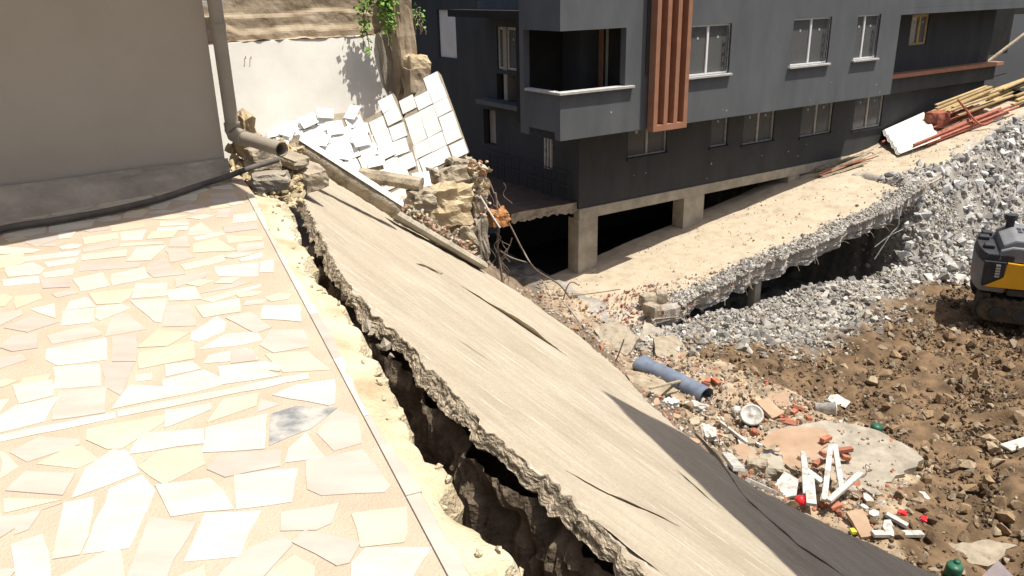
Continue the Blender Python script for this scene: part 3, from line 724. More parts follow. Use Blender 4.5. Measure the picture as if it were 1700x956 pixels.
# rough torn end of the wall
def lump(c, half, seed, m_, name, parent=None, label=None, cat=None, group=None, amp=.3, sub=3, rot=None, facet=True):
    bm = bmesh.new(); bmesh.ops.create_cube(bm, size=2.0)
    bmesh.ops.subdivide_edges(bm, edges=bm.edges, cuts=sub, use_grid_fill=True)
    for v in bm.verts:
        p = v.co.copy(); r = max(abs(p.x), abs(p.y), abs(p.z)); q_ = p.lerp(p.normalized() * 1.18, .38)
        f_ = 1 + amp * mnoise.fractal(p * 1.3 + V((seed * 3.7, seed * 1.3, seed)), 1.0, 2.0, 3)
        v.co = V((q_.x * half[0], q_.y * half[1], q_.z * half[2])) * f_
    me = bpy.data.meshes.new(name); bm.to_mesh(me); bm.free()
    me.materials.append(MATS[m_]); o = bpy.data.objects.new(name, me)
    R_ = Matrix.Rotation(random.uniform(0, 3.1), 4, 'Z') if rot is None else rot
    o.matrix_basis = Matrix.Translation(V([float(x) for x in c])) @ R_
    link(o, parent)
    if label: tag(o, label, cat, group)
    return o
FR = Matrix(((TU[0], -NV[0], 0, 0), (TU[1], -NV[1], 0, 0), (0, 0, 1, 0), (0, 0, 0, 1)))
def frame_rot(x_, y_=None, z_=None):
    x_ = V([float(c) for c in x_]).normalized(); z0 = V(z_ if z_ is not None else (0, 0, 1)); y0 = z0.cross(x_).normalized(); z0 = x_.cross(y0)
    R_ = Matrix.Identity(4)
    for i in range(3): R_[i][0], R_[i][1], R_[i][2] = x_[i], y0[i], z0[i]
    return R_
lump(aty(660, 70, 15.0), (.20, .32, .95), 2, 'old_masonry', 'torn_wall_end', gw, amp=.22, sub=8, rot=FR)
lump(aty(640, 110, 14.85), (.10, .12, .55), 5, 'mortar_grey', 'peeling_plaster', gw, amp=.25, sub=6, rot=FR)
lump(aty(690, 112, 14.7), (.19, .2, .22), 9, 'rubble_yellow', 'broken_pillar', None, 'broken yellowish pillar stump behind the white tiles', 'pillar', amp=.25, sub=5, rot=FR)
lump(aty(690, 140, 14.6), (.2, .2, .3), 12, 'old_masonry', 'wall_stump', None, 'brown wall stump under the yellowish pillar stump', 'wall', amp=.25, sub=5, rot=FR)

# ivy hanging on the torn end, and a small dry shrub right of it
def leaves(n, cfun, size, seed, droop=.6):
    r = random.Random(seed); vs = []; fs = []
    for i in range(n):
        c = cfun(r); a = r.uniform(0, 6.28); s_ = size * r.uniform(.6, 1.3)
        d1 = np.array([math.cos(a), math.sin(a), -droop + r.uniform(-.5, .6)]); d1 /= np.linalg.norm(d1)
        d2 = np.cross(d1, [r.uniform(-1, 1), r.uniform(-1, 1), 1.0]); d2 /= np.linalg.norm(d2) + 1e-6
        k = len(vs); vs += [c, c + d1 * s_ * .5 + d2 * s_ * .35, c + d1 * s_, c + d1 * s_ * .5 - d2 * s_ * .35]; fs.append((k, k + 1, k + 2, k + 3))
    return vs, fs
def ivy(name, label, top, length, rad, n, seed, size=.09):
    t_ = thing(name, label, 'plant', top)
    strands = []
    r = random.Random(seed)
    for k in range(7):
        p = np.array(top) + np.array([r.uniform(-rad, rad), r.uniform(-rad, rad) * .5, 0]); q = [p]
        for z in range(8): q.append(q[-1] + np.array([r.uniform(-.05, .05), r.uniform(-.05, .02), -length * r.uniform(.5, 1.0) / 8]))
        strands.append(q)
    m = MB()
    for q in strands: m.tube(q, .008, 5)
    m.build('stem', 'root', t_)
    def cf(r):
        q = r.choice(strands); i = min(int(abs(r.gauss(0, .45)) * 8), 8); f_ = 1 - i / 9
        return q[i] + np.array([r.gauss(0, rad * .38 * f_), r.gauss(0, rad * .3 * f_), r.gauss(0, .05)])
    vs, fs = leaves(n, cf, size, seed); m = MB(); m.add(vs, fs); m.build('foliage', 'leaf', t_, fixn=False)
ivy('hanging_ivy', 'bright green ivy hanging over the corner of the white wall', aty(621, -22, 14.45), 1.25, .22, 620, 3)
ivy('small_shrub', 'small sparse shrub beside the torn masonry end', aty(688, 15, 15.2), .55, .16, 90, 5, .07)

# ================================================================ white tiled slabs
TS = .27
def tile_mesh(h=.012, s=TS - .006):
    mb = MB(); mb.box((0, 0, 0), (s / 2, 0, 0), (0, s / 2, 0), (0, 0, h / 2)); me = bpy.data.meshes.new('tile')
    me.from_pydata(mb.v, [], mb.f); me.update(); me.materials.append(MATS['tile_white']); return me
TM = tile_mesh()
def basis(o, x_, nrm):
    nrm = np.asarray(nrm) / np.linalg.norm(nrm); x_ = np.asarray(x_) - nrm * np.dot(x_, nrm); x_ /= np.linalg.norm(x_); y_ = np.cross(nrm, x_)
    Mx = Matrix.Identity(4)
    for i in range(3): Mx[i][0], Mx[i][1], Mx[i][2], Mx[i][3] = x_[i], y_[i], nrm[i], o[i]
    return Mx
def tiled(name, label, A, B, D, cells, jit, bedpoly, thick=.14, seed=1):
    """A top corner, B down the edge, D across; tiles at (col,row) from A"""
    r = random.Random(seed)
    e2 = (B - A) / np.linalg.norm(B - A); n_ = np.cross(D - A, B - A); n_ /= np.linalg.norm(n_)
    if n_[2] < 0: n_ = -n_
    e1 = np.cross(n_, e2); 
    if np.dot(e1, D - A) < 0: e1 = -e1
    root = thing(name, label, 'tiled slab', A)
    mb = MB(); mb.prism([A + e1 * a * TS + e2 * b * TS - n_ * .008 for a, b in bedpoly], -n_ * thick); mb.build('mortar_bed', 'tile_bed', root)
    for (c_, r_) in cells:
        o = bpy.data.objects.new('tile', TM)
        jj = jit
        p = A + e1 * (c_ + .5 + r.gauss(0, jj)) * TS + e2 * (r_ + .5 + r.gauss(0, jj)) * TS + n_ * (abs(r.gauss(0, jj * .15)))
        nn_ = n_ + np.array([r.gauss(0, jj * .8) for _ in range(3)])
        xx = e1 + e2 * r.gauss(0, jj * .8)
        o.matrix_basis = basis(p, xx, nn_); link(o, root)
    return e1, e2, n_
A = aty(727, 118, 14.0); B = aty(775, 250, 13.0); D = aty(650, 142, 14.15)
cells = [(0, 0)] + [(c, 1) for c in (0, 1)] + [(c, 2) for c in (0, 1, 2)] + [(c, 3) for c in (0, 1, 2)] + [(c, 4) for c in (0, 1, 2, 3)] + [(c, 5) for c in (1, 2, 3)] + [(2, 6), (3, 6), (2, .7), (-.06, 5.12), (0, 4)] + [(2.02, 0.0)][:0]
tiled('tiled_slab', 'white tiled slab, the larger unbroken piece leaning at right', A, B, D, cells, .018, [(0, 0), (0, 5.8), (2, 6.3), (4, 7), (4.1, 4.2), (3.05, 1.9), (2, .9), (.98, .02)], seed=2)
A2 = aty(650, 152, 14.0); B2 = aty(690, 262, 13.2); D2 = aty(562, 190, 14.0)
cells = [(0, .15), (0, 1.15), (1, 1.2), (2, 1.3), (0, 2.3), (1, 2.2), (2, 2.3), (1, 3.2), (2, 3.3), (.1, 3.3), (1, 4.2), (2, 4.3), (0.2, 4.4), (.7, 5.25), (1.7, 5.25), (2.7, 5.2), (1.2, 6.2), (2.3, 6.2)]
tiled('cracked_tiled_slab', 'cracked white tiled slab left of the unbroken one, tiles shifted apart', A2, B2, D2, cells, .06, [(-.05, .1), (-.1, 3.8), (.2, 6.6), (3.2, 6.8), (3.1, 1.1), (1, .9)], seed=4)
# loose tiles thrown about to the left
# jumbled sheet of tiles spreading left, on a bank that faces the sun
A3 = aty(598, 172, 13.9); B3 = aty(640, 285, 12.6); D3 = aty(470, 205, 13.6)
cells = [(c + .25 * (r_ % 2), r_ * .92) for r_ in range(6) for c in range(6) if not (r_ == 0 and c in (0, 1)) and not (r_ == 5 and c > 4) and not (r_ == 4 and c > 5)]
tiled('jumbled_tiled_slab', 'jumbled sheet of white tiles spreading left towards the spout', A3, B3, D3, cells, .085, [(.2, .6), (.0, 5.6), (4.6, 5.6), (6.3, 3.2), (6.2, .6), (3, -.1)], thick=.08, seed=9)
loose = [(478, 214, -30), (512, 200, 35), (533, 232, -15), (556, 212, 20), (585, 186, -40), (600, 232, 25), (568, 252, -10), (498, 236, 40), (625, 268, 5), (655, 290, 15), (540, 188, 10), (700, 298, 15)]
for i, (a, b, rz) in enumerate(loose):
    e1 = np.cross(B3 - A3, D3 - A3); e1 *= np.sign(e1[2]); e1 /= np.linalg.norm(e1)
    p = atpl(a, b, A3 + e1 * .09, e1)
    o = bpy.data.objects.new('loose_tile', TM)
    n_ = e1 + np.array([random.gauss(0, .22), random.gauss(0, .2), 0]); x_ = np.array([math.cos(math.radians(rz)), math.sin(math.radians(rz)), 0])
    o.matrix_basis = basis(p, x_, n_); link(o)
    tag(o, 'loose white tile lying tilted on top of the jumbled tile sheet', 'tile', 'loose white tiles')
# bed of rubble under the loose tiles
pp = []
for i in range(1500):
    a = random.uniform(430, 720); b = random.uniform(0, 1)
    p = aty(a, 195 + (a - 430) * -.03 + b * 105, 13.55 + .35 * (1 - b) - .75 * b + .25); pp.append(p - np.array([0, 0, random.uniform(.05, .3)]))
pp = np.array(pp); rock_stuff('tile_rubble', 'pale mortar rubble under the broken white tiles', 'rubble', pp, RNG.uniform(.03, .12, len(pp)), np.array([.60, .50, .36]) * RNG.uniform(.6, 1.15, (len(pp), 1)))
m = MB(); Gq = np.zeros((60, 40, 3))
for i in range(60):
    for j in range(40):
        b = j / 39; a = 380 + (270 + 140 * b) * i / 59
        p = aty(a, 185 + b * 130, 13.9 - .9 * b + .15); Gq[i, j] = p + np.array([0, 0, -.22 + .2 * fbm(p[0] * 2, p[1] * 2 + p[2], 4, 1)])
m.grid(Gq, smooth=False); tag(m.build('collapsed_bank', 'concrete_old', fixn=False), 'collapsed bank of earth and mortar below the white tiles', 'earth', kind='stuff')
# shell of yellow rubble at the foot of the downpipe
pp = []
for i in range(420):
    a = random.uniform(382, 500); b = random.uniform(0, 1)
    pp.append(aty(a, 205 + b * (115 - (a - 382) * .1) + (a - 382) * .25, 9.2 - 1.5 * b) - np.array([0, 0, .05]))
pp = np.array(pp); rock_stuff('yellow_rubble', 'yellow crumbled rubble at the foot of the downpipe', 'rubble', pp, RNG.uniform(.02, .085, len(pp)), np.array([.66, .54, .34]) * RNG.uniform(.5, 1.1, (len(pp), 1)))

# concrete beams and blocks at the head of the slab
def beam(name, label, p, q, w_, h_, m_, cat='beam', group=None, seed=1, topm=None, n=40):
    p, q = np.asarray(p, float), np.asarray(q, float); d = q - p; L_ = np.linalg.norm(d); d /= L_
    s_ = np.cross(d, [0, 0, 1.0]); s_ /= np.linalg.norm(s_); up_ = np.cross(s_, d)
    prof = [(-.71, -.71), (0, -1.0), (.71, -.71), (1.0, 0), (.71, .71), (0, 1.0), (-.71, .71), (-1.0, 0)]
    Pg = np.zeros((n, 9, 3))
    for i in range(n):
        for k in range(9):
            a, b = prof[k % 8]; j_ = 1 + .16 * fbm(i * .5 + seed * 7, (k % 8) * 1.7, 3, seed)
            Pg[i, k] = p + d * L_ * i / (n - 1) + s_ * a * w_ * j_ + up_ * b * h_ * j_
    root = thing(name, label, cat, p, group)
    mb = MB(); mb.grid(Pg, smooth=topm is not None); mb.add(Pg[0, :8], [tuple(range(8))]); mb.add(Pg[-1, :8], [tuple(range(8))]); mb.build('body', m_, root)
    if topm:
        mb = MB(); Gx = np.zeros((n, 4, 3))
        for i in range(n):
            for k in range(4):
                Gx[i, k] = p + d * L_ * i / (n - 1) + (s_ * math.sin(-.15 + .42 * k) * w_ + up_ * math.cos(-.15 + .42 * k) * h_) * (1.14 + .04 * fbm(i * .4, k, 3, 2))
        mb.grid(Gx); mb.build('white_top', topm, root, fixn=False)  # white strip along the beam's top and one flank
    return root
beam('broken_kerb_beam', 'long broken concrete beam with white top along the slab head', aty(486, 238, 9.7), aty(658, 347, 10.4), .125, .125, 'concrete_old', topm='white_plaster', seed=2)
beam('broken_kerb_beam', 'short rough beam below the white tiled slabs', aty(600, 290, 12.2), aty(700, 306, 12.0), .13, .11, 'concrete_old', seed=4)
beam('concrete_slab_strip', 'thin tilted concrete plate beside the beam with white top', aty(650, 352, 10.9), aty(800, 440, 11.7), .16, .07, 'col_concrete', seed=5)
lump(aty(500, 288, 8.7), (.26, .16, .11), 3, 'concrete_old', 'concrete_block', None, 'brown concrete block lying under the spout at the slab head', 'concrete block', amp=.16, sub=5, rot=frame_rot((.8, -.5, -.25)))
lump(aty(449, 300, 7.6), (.17, .12, .085), 6, 'mortar_grey', 'mortar_block', None, 'pale mortar block on the corner of the terrace', 'mortar block', amp=.2, sub=5, rot=frame_rot((1, .15, 0)))
lump(aty(437, 268, 8.0), (.15, .12, .14), 8, 'concrete_old', 'concrete_block', None, 'dark concrete lump behind the end of the hose', 'concrete block', amp=.2, sub=5)
lump(aty(478, 262, 8.6), (.22, .12, .05), 18, 'tile_bed', 'plaster_plate', None, 'flat tan plaster plate under the open spout', 'plaster', amp=.14, sub=5, rot=frame_rot((.8, -.5, -.2)))
lump(aty(405, 225, 8.6), (.07, .3, .22), 22, 'rubble_yellow', 'wall_stub', None, 'yellow stub of broken wall behind the downpipe elbow', 'wall', amp=.3, sub=5, rot=FR)
beam('broken_stick', 'thin dark broken batten behind the downpipe elbow', aty(395, 196, 8.8), aty(432, 228, 8.7), .03, .03, 'wood_old', cat='batten', seed=8)
# ragged column of rubble at the far corner of the slab
for i, (a, b, y_, hf, mm_, lab) in enumerate([
    (742, 340, 12.4, (.34, .22, .28), 'rubble_yellow', 'big yellow clay chunk below the white tiled slabs'),
    (745, 300, 12.7, (.26, .2, .2), 'concrete_old', 'grey brown concrete lump on the yellow clay chunk'),
    (793, 300, 12.9, (.14, .14, .2), 'rubble_yellow', 'topmost pale chunk of the ragged rubble column'),
    (792, 345, 12.8, (.12, .13, .26), 'concrete_old', 'middle chunk of the ragged rubble column'),
    (797, 400, 12.7, (.10, .12, .34), 'mortar_grey', 'lowest chunk of the ragged rubble column'),
    (765, 275, 13.0, (.2, .16, .12), 'concrete_old', 'dark lump under the lowest corner of the tiled slab'),
    (700, 330, 12.0, (.2, .16, .14), 'concrete_old', 'dark brown lump between short beam and yellow clay chunk'),
    (770, 395, 12.3, (.16, .15, .2), 'concrete_old', 'brown lump right of the tilted concrete plate')]):
    lump(aty(a, b, y_), hf, 20 + i, mm_, 'rubble_chunk', None, lab, 'rubble', amp=.42, sub=6, rot=FR)
pp = []; cc_ = []
for i in range(520):
    if random.random() < .45: a, b, y_ = random.gauss(795, 8), random.uniform(268, 445), 12.75
    else: a = random.uniform(660, 800); b = 345 + (a - 660) * .62 + random.gauss(0, 9); y_ = 11.3 + (a - 660) / 150
    pp.append(aty(a, b, y_ + random.uniform(-.1, .1))); cc_.append(np.array(random.choice([(.6, .5, .34), (.42, .36, .27), (.55, .5, .42), (.5, .26, .17)])) * random.uniform(.7, 1.1))
rock_stuff('slab_head_rubble', 'crumbled rubble along the far edge of the slab', 'rubble', np.array(pp), RNG.uniform(.02, .075, len(pp)), np.array(cc_))
# roots, wires and the rust brown clump in front of the void
lump(aty(826, 362, 13.0), (.16, .12, .13), 40, 'rust', 'rusty_clump', None, 'rusty brown clump hanging beside the rubble column', 'clump', amp=.5, sub=6, rot=FR)
def wire(name, label, pix, y_, r_, m_='root', cat='wire', group=None, bend=.0):
    mb = MB(); mb.tube(spline([aty(a, b, y_ + (c[0] if c else 0)) for a, b, *c in pix], 6), r_, 6); return tag(mb.build(name, m_), label, cat, group)
wire('white_batten', 'thin white stick leaning on the ragged rubble column', [(797, 325), (812, 350), (830, 378)], 12.5, .013, 'pvc_white', 'stick')
wire('bent_wire', 'long bent wire sagging from the rubble column to the ramp', [(812, 300), (826, 335), (850, 380), (868, 415), (890, 448), (928, 472, 2.0), (944, 492, 3.0)], 13.2, .014)
wire('root', 'thick upright root in front of the dark void', [(822, 320), (828, 370), (826, 410), (832, 450), (836, 490)], 13.1, .022, cat='root')
wire('root', 'root branching right low in front of the dark void', [(828, 415), (850, 428), (876, 436)], 13.1, .013, cat='root')
wire('root', 'short forked root above the slab edge', [(832, 430), (845, 410), (850, 395)], 13.1, .01, cat='root')
for i in range(14):
    a, b = random.uniform(806, 838), random.uniform(290, 450)
    wire('hair_root', 'thin curled root hanging by the rubble column', [(a, b), (a + random.uniform(-6, 14), b + 8), (a + random.uniform(-6, 20), b + 20), (a + random.uniform(-10, 16), b + 34)], 12.9, .005, cat='root', group='thin curled roots')

# ================================================================ dark grey apartment building
bld = thing('apartment_building', 'dark grey unfinished apartment building with white framed windows', 'building', uwz(7, -5, -4.3))
def wall_open(name, m_, org, ax, zax_lo, zax_hi, length, openings, thick, inward, parent):
    """wall along ax from org; openings (a0,a1,z0,z1); one mesh with reveals"""
    xs_ = sorted({0, length, *[o[0] for o in openings], *[o[1] for o in openings]}); zs_ = sorted({zax_lo, zax_hi, *[o[2] for o in openings], *[o[3] for o in openings]})
    xs_ = [x for x in xs_ if 0 <= x <= length]; zs_ = [z for z in zs_ if zax_lo <= z <= zax_hi]
    def solid(i, j):
        if i < 0 or j < 0 or i >= len(xs_) - 1 or j >= len(zs_) - 1: return False
        x = (xs_[i] + xs_[i + 1]) / 2; z = (zs_[j] + zs_[j + 1]) / 2
        return not any(o[0] < x < o[1] and o[2] < z < o[3] for o in openings)
    P_ = lambda x, z, d: org + ax * x + inward * d + np.array([0, 0, z])
    mb = MB()
    for i in range(len(xs_) - 1):
        for j in range(len(zs_) - 1):
            if not solid(i, j): continue
            x0, x1, z0, z1 = xs_[i], xs_[i + 1], zs_[j], zs_[j + 1]
            mb.add([P_(x0, z0, 0), P_(x1, z0, 0), P_(x1, z1, 0), P_(x0, z1, 0)], [(0, 1, 2, 3)])
            mb.add([P_(x0, z0, thick), P_(x1, z0, thick), P_(x1, z1, thick), P_(x0, z1, thick)], [(3, 2, 1, 0)])
            for (di, dj, a, b) in ((-1, 0, (x0, z0), (x0, z1)), (1, 0, (x1, z1), (x1, z0)), (0, -1, (x1, z0), (x0, z0)), (0, 1, (x0, z1), (x1, z1))):
                if not solid(i + di, j + dj):
                    mb.add([P_(*a, 0), P_(*b, 0), P_(*b, thick), P_(*a, thick)], [(0, 1, 2, 3)])
    return mb.build(name, m_, parent, fixn=False)
def ubox(u0, u1, w0, w1, z0, z1):
    mb = MB(); return mb.box(uwz((u0 + u1) / 2, (w0 + w1) / 2, (z0 + z1) / 2), TU * (u1 - u0) / 2, NV * (w1 - w0) / 2, (0, 0, (z1 - z0) / 2))
IN = -NV
def upx(px, py, w_): 
    P_ = atpl(px, py, uwz(0, w_, 0), NV); return np.dot(P_ - FO, TU), P_[2]
ZB, ZL, ZS, ZT = -2.09, .62, -.86, 5.2        # overhang bottom, lintel, sill, wall top
W1, W2, W3 = (4.50, 6.10), (8.80, 10.62), (11.95, 13.18)
ops = [(0, 2.15, -.92, ZL), (*W1, -.80, .58), (*W2, -.80, .60), (*W3, -.80, .60)]
wall_open('front_wall', 'facade_dark', uwz(0, 0, 0), TU, ZB, ZT, 14.3, ops, .22, IN, bld)
wall_open('balcony_side_wall', 'facade_dark', uwz(0, -.22, 0), IN, ZB, ZT, 1.6, [(0, 1.42, -.92, ZL)], .2, TU, bld)
ubox(14.1, 14.3, -1.3, -.221, ZB, ZT).build('overhang_end_wall', 'facade_dark', bld)
ubox(.0, 14.3, -1.4, -.222, ZB - .002, ZB + .2).build('overhang_floor', 'facade_shaded', bld)
ubox(.2, 14.1, -6, -.223, ZL + .25, ZL + .45).build('ceiling', 'shade_black', bld)
ubox(2.3, 2.5, -6, -.23, ZB + .2, ZL + .25).build('partition', 'shade_black', bld)
for u_ in (7.4, 11.3): ubox(u_, u_ + .12, -5, -.23, ZB + .2, ZL + .25).build('partition', 'interior_pale', bld)
ubox(1.66, 14.1, -5.2, -5.0, ZB + .2, ZL + .25).build('room_back_wall', 'interior_pale', bld)
ubox(.21, 2.29, -2.3, -2.1, ZB + .2, ZL + .25).build('balcony_back_wall', 'shade_black', bld)
a_, z_ = upx(1010, 60, -.9); ubox(a_, a_ + .13, -1.0, -.9, ZB + .2, ZL + .25).build('balcony_post', 'interior_pale', bld)
ubox(a_ + .15, 2.29, -1.3, -1.1, ZB + .2, ZL + .25).build('balcony_door', 'terracotta_paint', bld)
# coping of the corner balcony
ubox(-.08, 2.42, -.2, .10, -.925, -.86).build('balcony_coping', 'coping', bld, bevel=.008)
ubox(-.08, .14, -1.5, -.205, -.925, -.86).build('balcony_coping', 'coping', bld, bevel=.008)
def window(u0, u1, z0, z1, w_, rails, sill=True, fm='pvc_white', thick=.05, board=None):
    win = thing('x', None, None) if False else None
    fr = MB(); d = .045; wf = w_ - .10
    def fb(a0, a1, b0, b1): fr.box(uwz((a0 + a1) / 2, wf, (b0 + b1) / 2), TU * (a1 - a0) / 2, NV * d, (0, 0, (b1 - b0) / 2))
    g_ = .006
    fb(u0 + g_, u1 - g_, z0 + g_, z0 + thick); fb(u0 + g_, u1 - g_, z1 - thick, z1 - g_)
    fb(u0 + g_, u0 + thick, z0 + thick, z1 - thick); fb(u1 - thick, u1 - g_, z0 + thick, z1 - thick)
    for r_ in rails:
        c = u0 + (u1 - u0) * r_; fb(c - thick * .7, c + thick * .7, z0 + thick, z1 - thick)
    o = fr.build('window', fm, bld)
    ed = [0] + list(rails) + [1]
    for a, b in zip(ed[:-1], ed[1:]):
        mb = MB(); A0 = u0 + (u1 - u0) * a + thick * .8; A1 = u0 + (u1 - u0) * b - thick * .8
        mb.box(uwz((A0 + A1) / 2, wf, (z0 + z1) / 2), TU * (A1 - A0) / 2, NV * .006, (0, 0, (z1 - z0) / 2 - thick)); mb.build('pane', 'glass', o)
    # sticker dots left on the new panes
    for a, b in zip(ed[:-1], ed[1:]):
        mb = MB(); c = uwz(u0 + (u1 - u0) * (a + b) / 2, wf + .009, z0 + (z1 - z0) * .74); mb.box(c, TU * .035, NV * .002, (0, 0, .035)); mb.build('sticker', 'coping', o)
    if sill:
        ubox(u0 - .10, u1 + .06, w_ - .14, w_ + .10, z0 - .062, z0 - .002).build('window_sill', 'coping', bld, bevel=.006)
    if board:
        a0, a1, b0, b1, mm_ = board
        mb = MB(); mb.box(uwz(u0 + (u1 - u0) * (a0 + a1) / 2, wf - .25, z0 + (z1 - z0) * (b0 + b1) / 2), TU * (u1 - u0) * (a1 - a0) / 2, NV * .02, (0, 0, (z1 - z0) * (b1 - b0) / 2)); mb.build('room_board', mm_, bld)
window(*W1, -.80, .58, 0, [.45], board=(.3, .95, 0, .8, 'interior_pale'))
window(*W2, -.80, .60, 0, [.5], board=(.05, .45, .3, 1, 'mauve'))
window(*W3, -.80, .60, 0, [.38], board=(.0, .35, 0, .6, 'interior_pale'))
for (u_, z0, z1) in ((W2[1] - .16, -.72, .55), (W3[1] - .16, -.72, .55), (W1[1] - .14, -.72, .52)):
    mb = MB()
    for k in (0, .11): mb.box(uwz(u_ + k, .02, (z0 + z1) / 2), TU * .012, NV * .012, (0, 0, (z1 - z0) / 2))
    for k in range(5): mb.box(uwz(u_ + .055, .02, z0 + .1 + (z1 - z0 - .2) * k / 4), TU * .043, NV * .01, (0, 0, .01))
    mb.build('security_bar', 'machine_dark', bld)
# terracotta fin screen
FU0, _z = upx(1086, 150, .28); FU1, _z = upx(1142, 150, .28)
fw = (FU1 - FU0) / 4
for k in range(4):
    sw = .145
    c = FU0 + sw / 2 + (FU1 - FU0 - sw) * k / 3
    ubox(c - sw / 2, c + sw / 2, .05, .30, ZB + .12, ZT).build('fin_slat', 'terracotta_paint', bld, bevel=.006)
ubox(FU0 - .002, FU1 + .002, .05, .302, ZB - .05, ZB + .118).build('fin_bottom_rail', 'terracotta_paint', bld, bevel=.006)
ubox(FU0 - .10, FU1 + .02, .004, .048, -.6, ZT).build('fin_shadow_backing', 'facade_shaded', bld)  # dark sheet behind the fins, its left margin standing in for shadow
# lower storey wall
U0, WL, ZF, ZG = 1.64, -1.3, -4.43, -1.5
UE = 22.95
def pxw(x0, x1, y0, y1):
    ua, za = upx(x0, y1, WL); ub, zb = upx(x1, y0, WL); ua2, _ = upx(x0, y0, WL); return [ua, ub]
LW = []
for x0, x1, zt in ((1043, 1107, -3.25), (1180, 1208, -3.35), (1234, 1285, -3.45), (1330, 1381, -3.52), (1418, 1464, -3.60)):
    y_ = {1043: 240, 1180: 222, 1234: 215, 1330: 202, 1418: 190}[x0]
    ua, _ = upx(x0, y_, WL); ub, _ = upx(x1, y_, WL); LW.append((ua - U0, ub - U0, zt + .08, -2.2))
RW = []
ua, za = upx(1508, 76, WL); ub, zb = upx(1545, 20, WL); RW.append((ua - U0, ub - U0, -.68, .42))
wall_open('lower_wall', 'facade_shaded', uwz(U0, WL, 0), TU, ZF, ZT, UE - U0, LW + RW, .25, IN, bld)
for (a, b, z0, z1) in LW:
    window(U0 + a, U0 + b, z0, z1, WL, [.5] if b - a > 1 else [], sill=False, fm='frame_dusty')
    ubox(U0 + a - .06, U0 + b + .06, WL + .002, WL + .07, z0 - .06, z0 - .004).build('window_sill', 'facade_shaded', bld)
(a, b, z0, z1) = RW[0]
window(U0 + a, U0 + b, z0, z1, WL, [.55], sill=False, fm='wood', thick=.09)
ubox(14.31, UE + .4, WL + .002, -.85, -1.74, -1.60).build('ledge_coping', 'terracotta_paint', bld, bevel=.01)
ubox(14.31, UE + .1, WL + .002, -1.0, -2.3, -1.742).build('ledge_band', 'facade_shaded', bld)
ubox(14.31, UE + .3, WL + .002, -.12, .52, .72).build('balcony_slab', 'facade_dark', bld)
ubox(UE - .25, UE + .33, WL + .3, -.10, .53, .80).build('balcony_edge', 'terracotta_paint', bld)
ubox(14.31, UE + .28, -.32, -.14, .725, 1.9).build('balcony_parapet', 'facade_dark', bld)
# grade beam, columns, basement with its shade in the colour
ubox(U0 + .002, UE, WL - .25, WL + .03, ZF - .32, ZF - .002).build('grade_beam', 'col_concrete', bld, bevel=.01)
for (x0, x1, y_) in ((962, 992, 400), (1135, 1168, 350)):
    ua, _ = upx(x0, y_, WL); ub, _ = upx(x1, y_, WL)
    if x0 < 1000: ua = U0
    ubox(ua, ub, WL - .5, WL + .0, -7.2, ZF - .322).build('column', 'col_concrete', bld, bevel=.012)
ubox(U0 + 9.3, U0 + 9.9, WL - .5, WL - .002, -7.2, ZF - .322).build('column', 'col_concrete', bld, bevel=.012)
ubox(U0 + .3, UE, -6.2, -6.0, -7.5, ZF).build('basement_back_wall', 'shade_black', bld)
ubox(U0 + .02, UE, -9, WL - .26, ZF - .2, ZF - .02).build('ground_floor_slab', 'shade_black', bld)
ubox(U0 + .26, UE, -4.5, -4.3, ZF, -1.8).build('room_back_wall', 'shade_black', bld)
# left flank
FL = uwz(U0, WL - .25, 0)
def fpx(px, py):
    P_ = atpl(px, py, uwz(U0, 0, 0), TU); return np.dot(P_ - FL, IN), P_[2]
fo = []
for (x0, x1, y0, y1) in ((727, 757, 16, 96), (825, 874, 45, 118), (821, 876, 112, 168), (905, 918, 226, 280), (803, 823, 182, 240)):
    xm, ym = (x0 + x1) / 2, (y0 + y1) / 2
    a, _ = fpx(x1, ym); b, _ = fpx(x0, ym); _, z0 = fpx(xm, y1); _, z1 = fpx(xm, y0); fo.append([a, b, z0, z1])
fo[2][3] = fo[1][2] - .12; fo[2][0] = fo[1][0] - .05; fo[2][1] = fo[1][1] + .05
wall_open('flank_wall', 'facade_shaded', FL, IN, ZF, ZT, 11.5, [tuple(q) for q in fo], .2, TU, bld)
def fbox(a0, a1, d0, d1, z0, z1):   # d outwards from flank
    mb = MB(); return mb.box(FL + IN * (a0 + a1) / 2 - TU * (d0 + d1) / 2 + np.array([0, 0, (z0 + z1) / 2]), IN * (a1 - a0) / 2, TU * (d1 - d0) / 2, (0, 0, (z1 - z0) / 2))
a0, a1, z0, z1 = fo[0]; fbox(a0 + .01, a1 - .01, -.14, -.08, z0 + .01, z1 - .01).build('pale_curtain', 'white_plaster', bld)
a0, a1, z0, z1 = fo[1]
fr = MB()
for k in range(4):
    c = a0 + .04 + (a1 - a0 - .08) * k / 3; fr.box(FL + IN * c + TU * .1 + np.array([0, 0, (z0 + z1) / 2]), IN * .04, TU * .04, (0, 0, (z1 - z0) / 2 - .01))
for z in (z0 + .05, z1 - .05): fr.box(FL + IN * (a0 + a1) / 2 + TU * .1 + np.array([0, 0, z]), IN * (a1 - a0) / 2 * .97, TU * .035, (0, 0, .04))
fo_ = fr.build('window', 'frame_dusty', bld)
for k in range(3):
    c = a0 + .04 + (a1 - a0 - .08) * (k + .5) / 3; mb = MB(); mb.box(FL + IN * c + TU * .1 + np.array([0, 0, (z0 + z1) / 2]), IN * ((a1 - a0 - .08) / 6 - .045), TU * .006, (0, 0, (z1 - z0) / 2 - .1)); mb.build('pane', 'glass', fo_)
    mb = MB(); mb.box(FL + IN * c + TU * .09 + np.array([0, 0, z0 + (z1 - z0) * .72]), IN * .03, TU * .002, (0, 0, .03)); mb.build('sticker', 'coping', fo_)
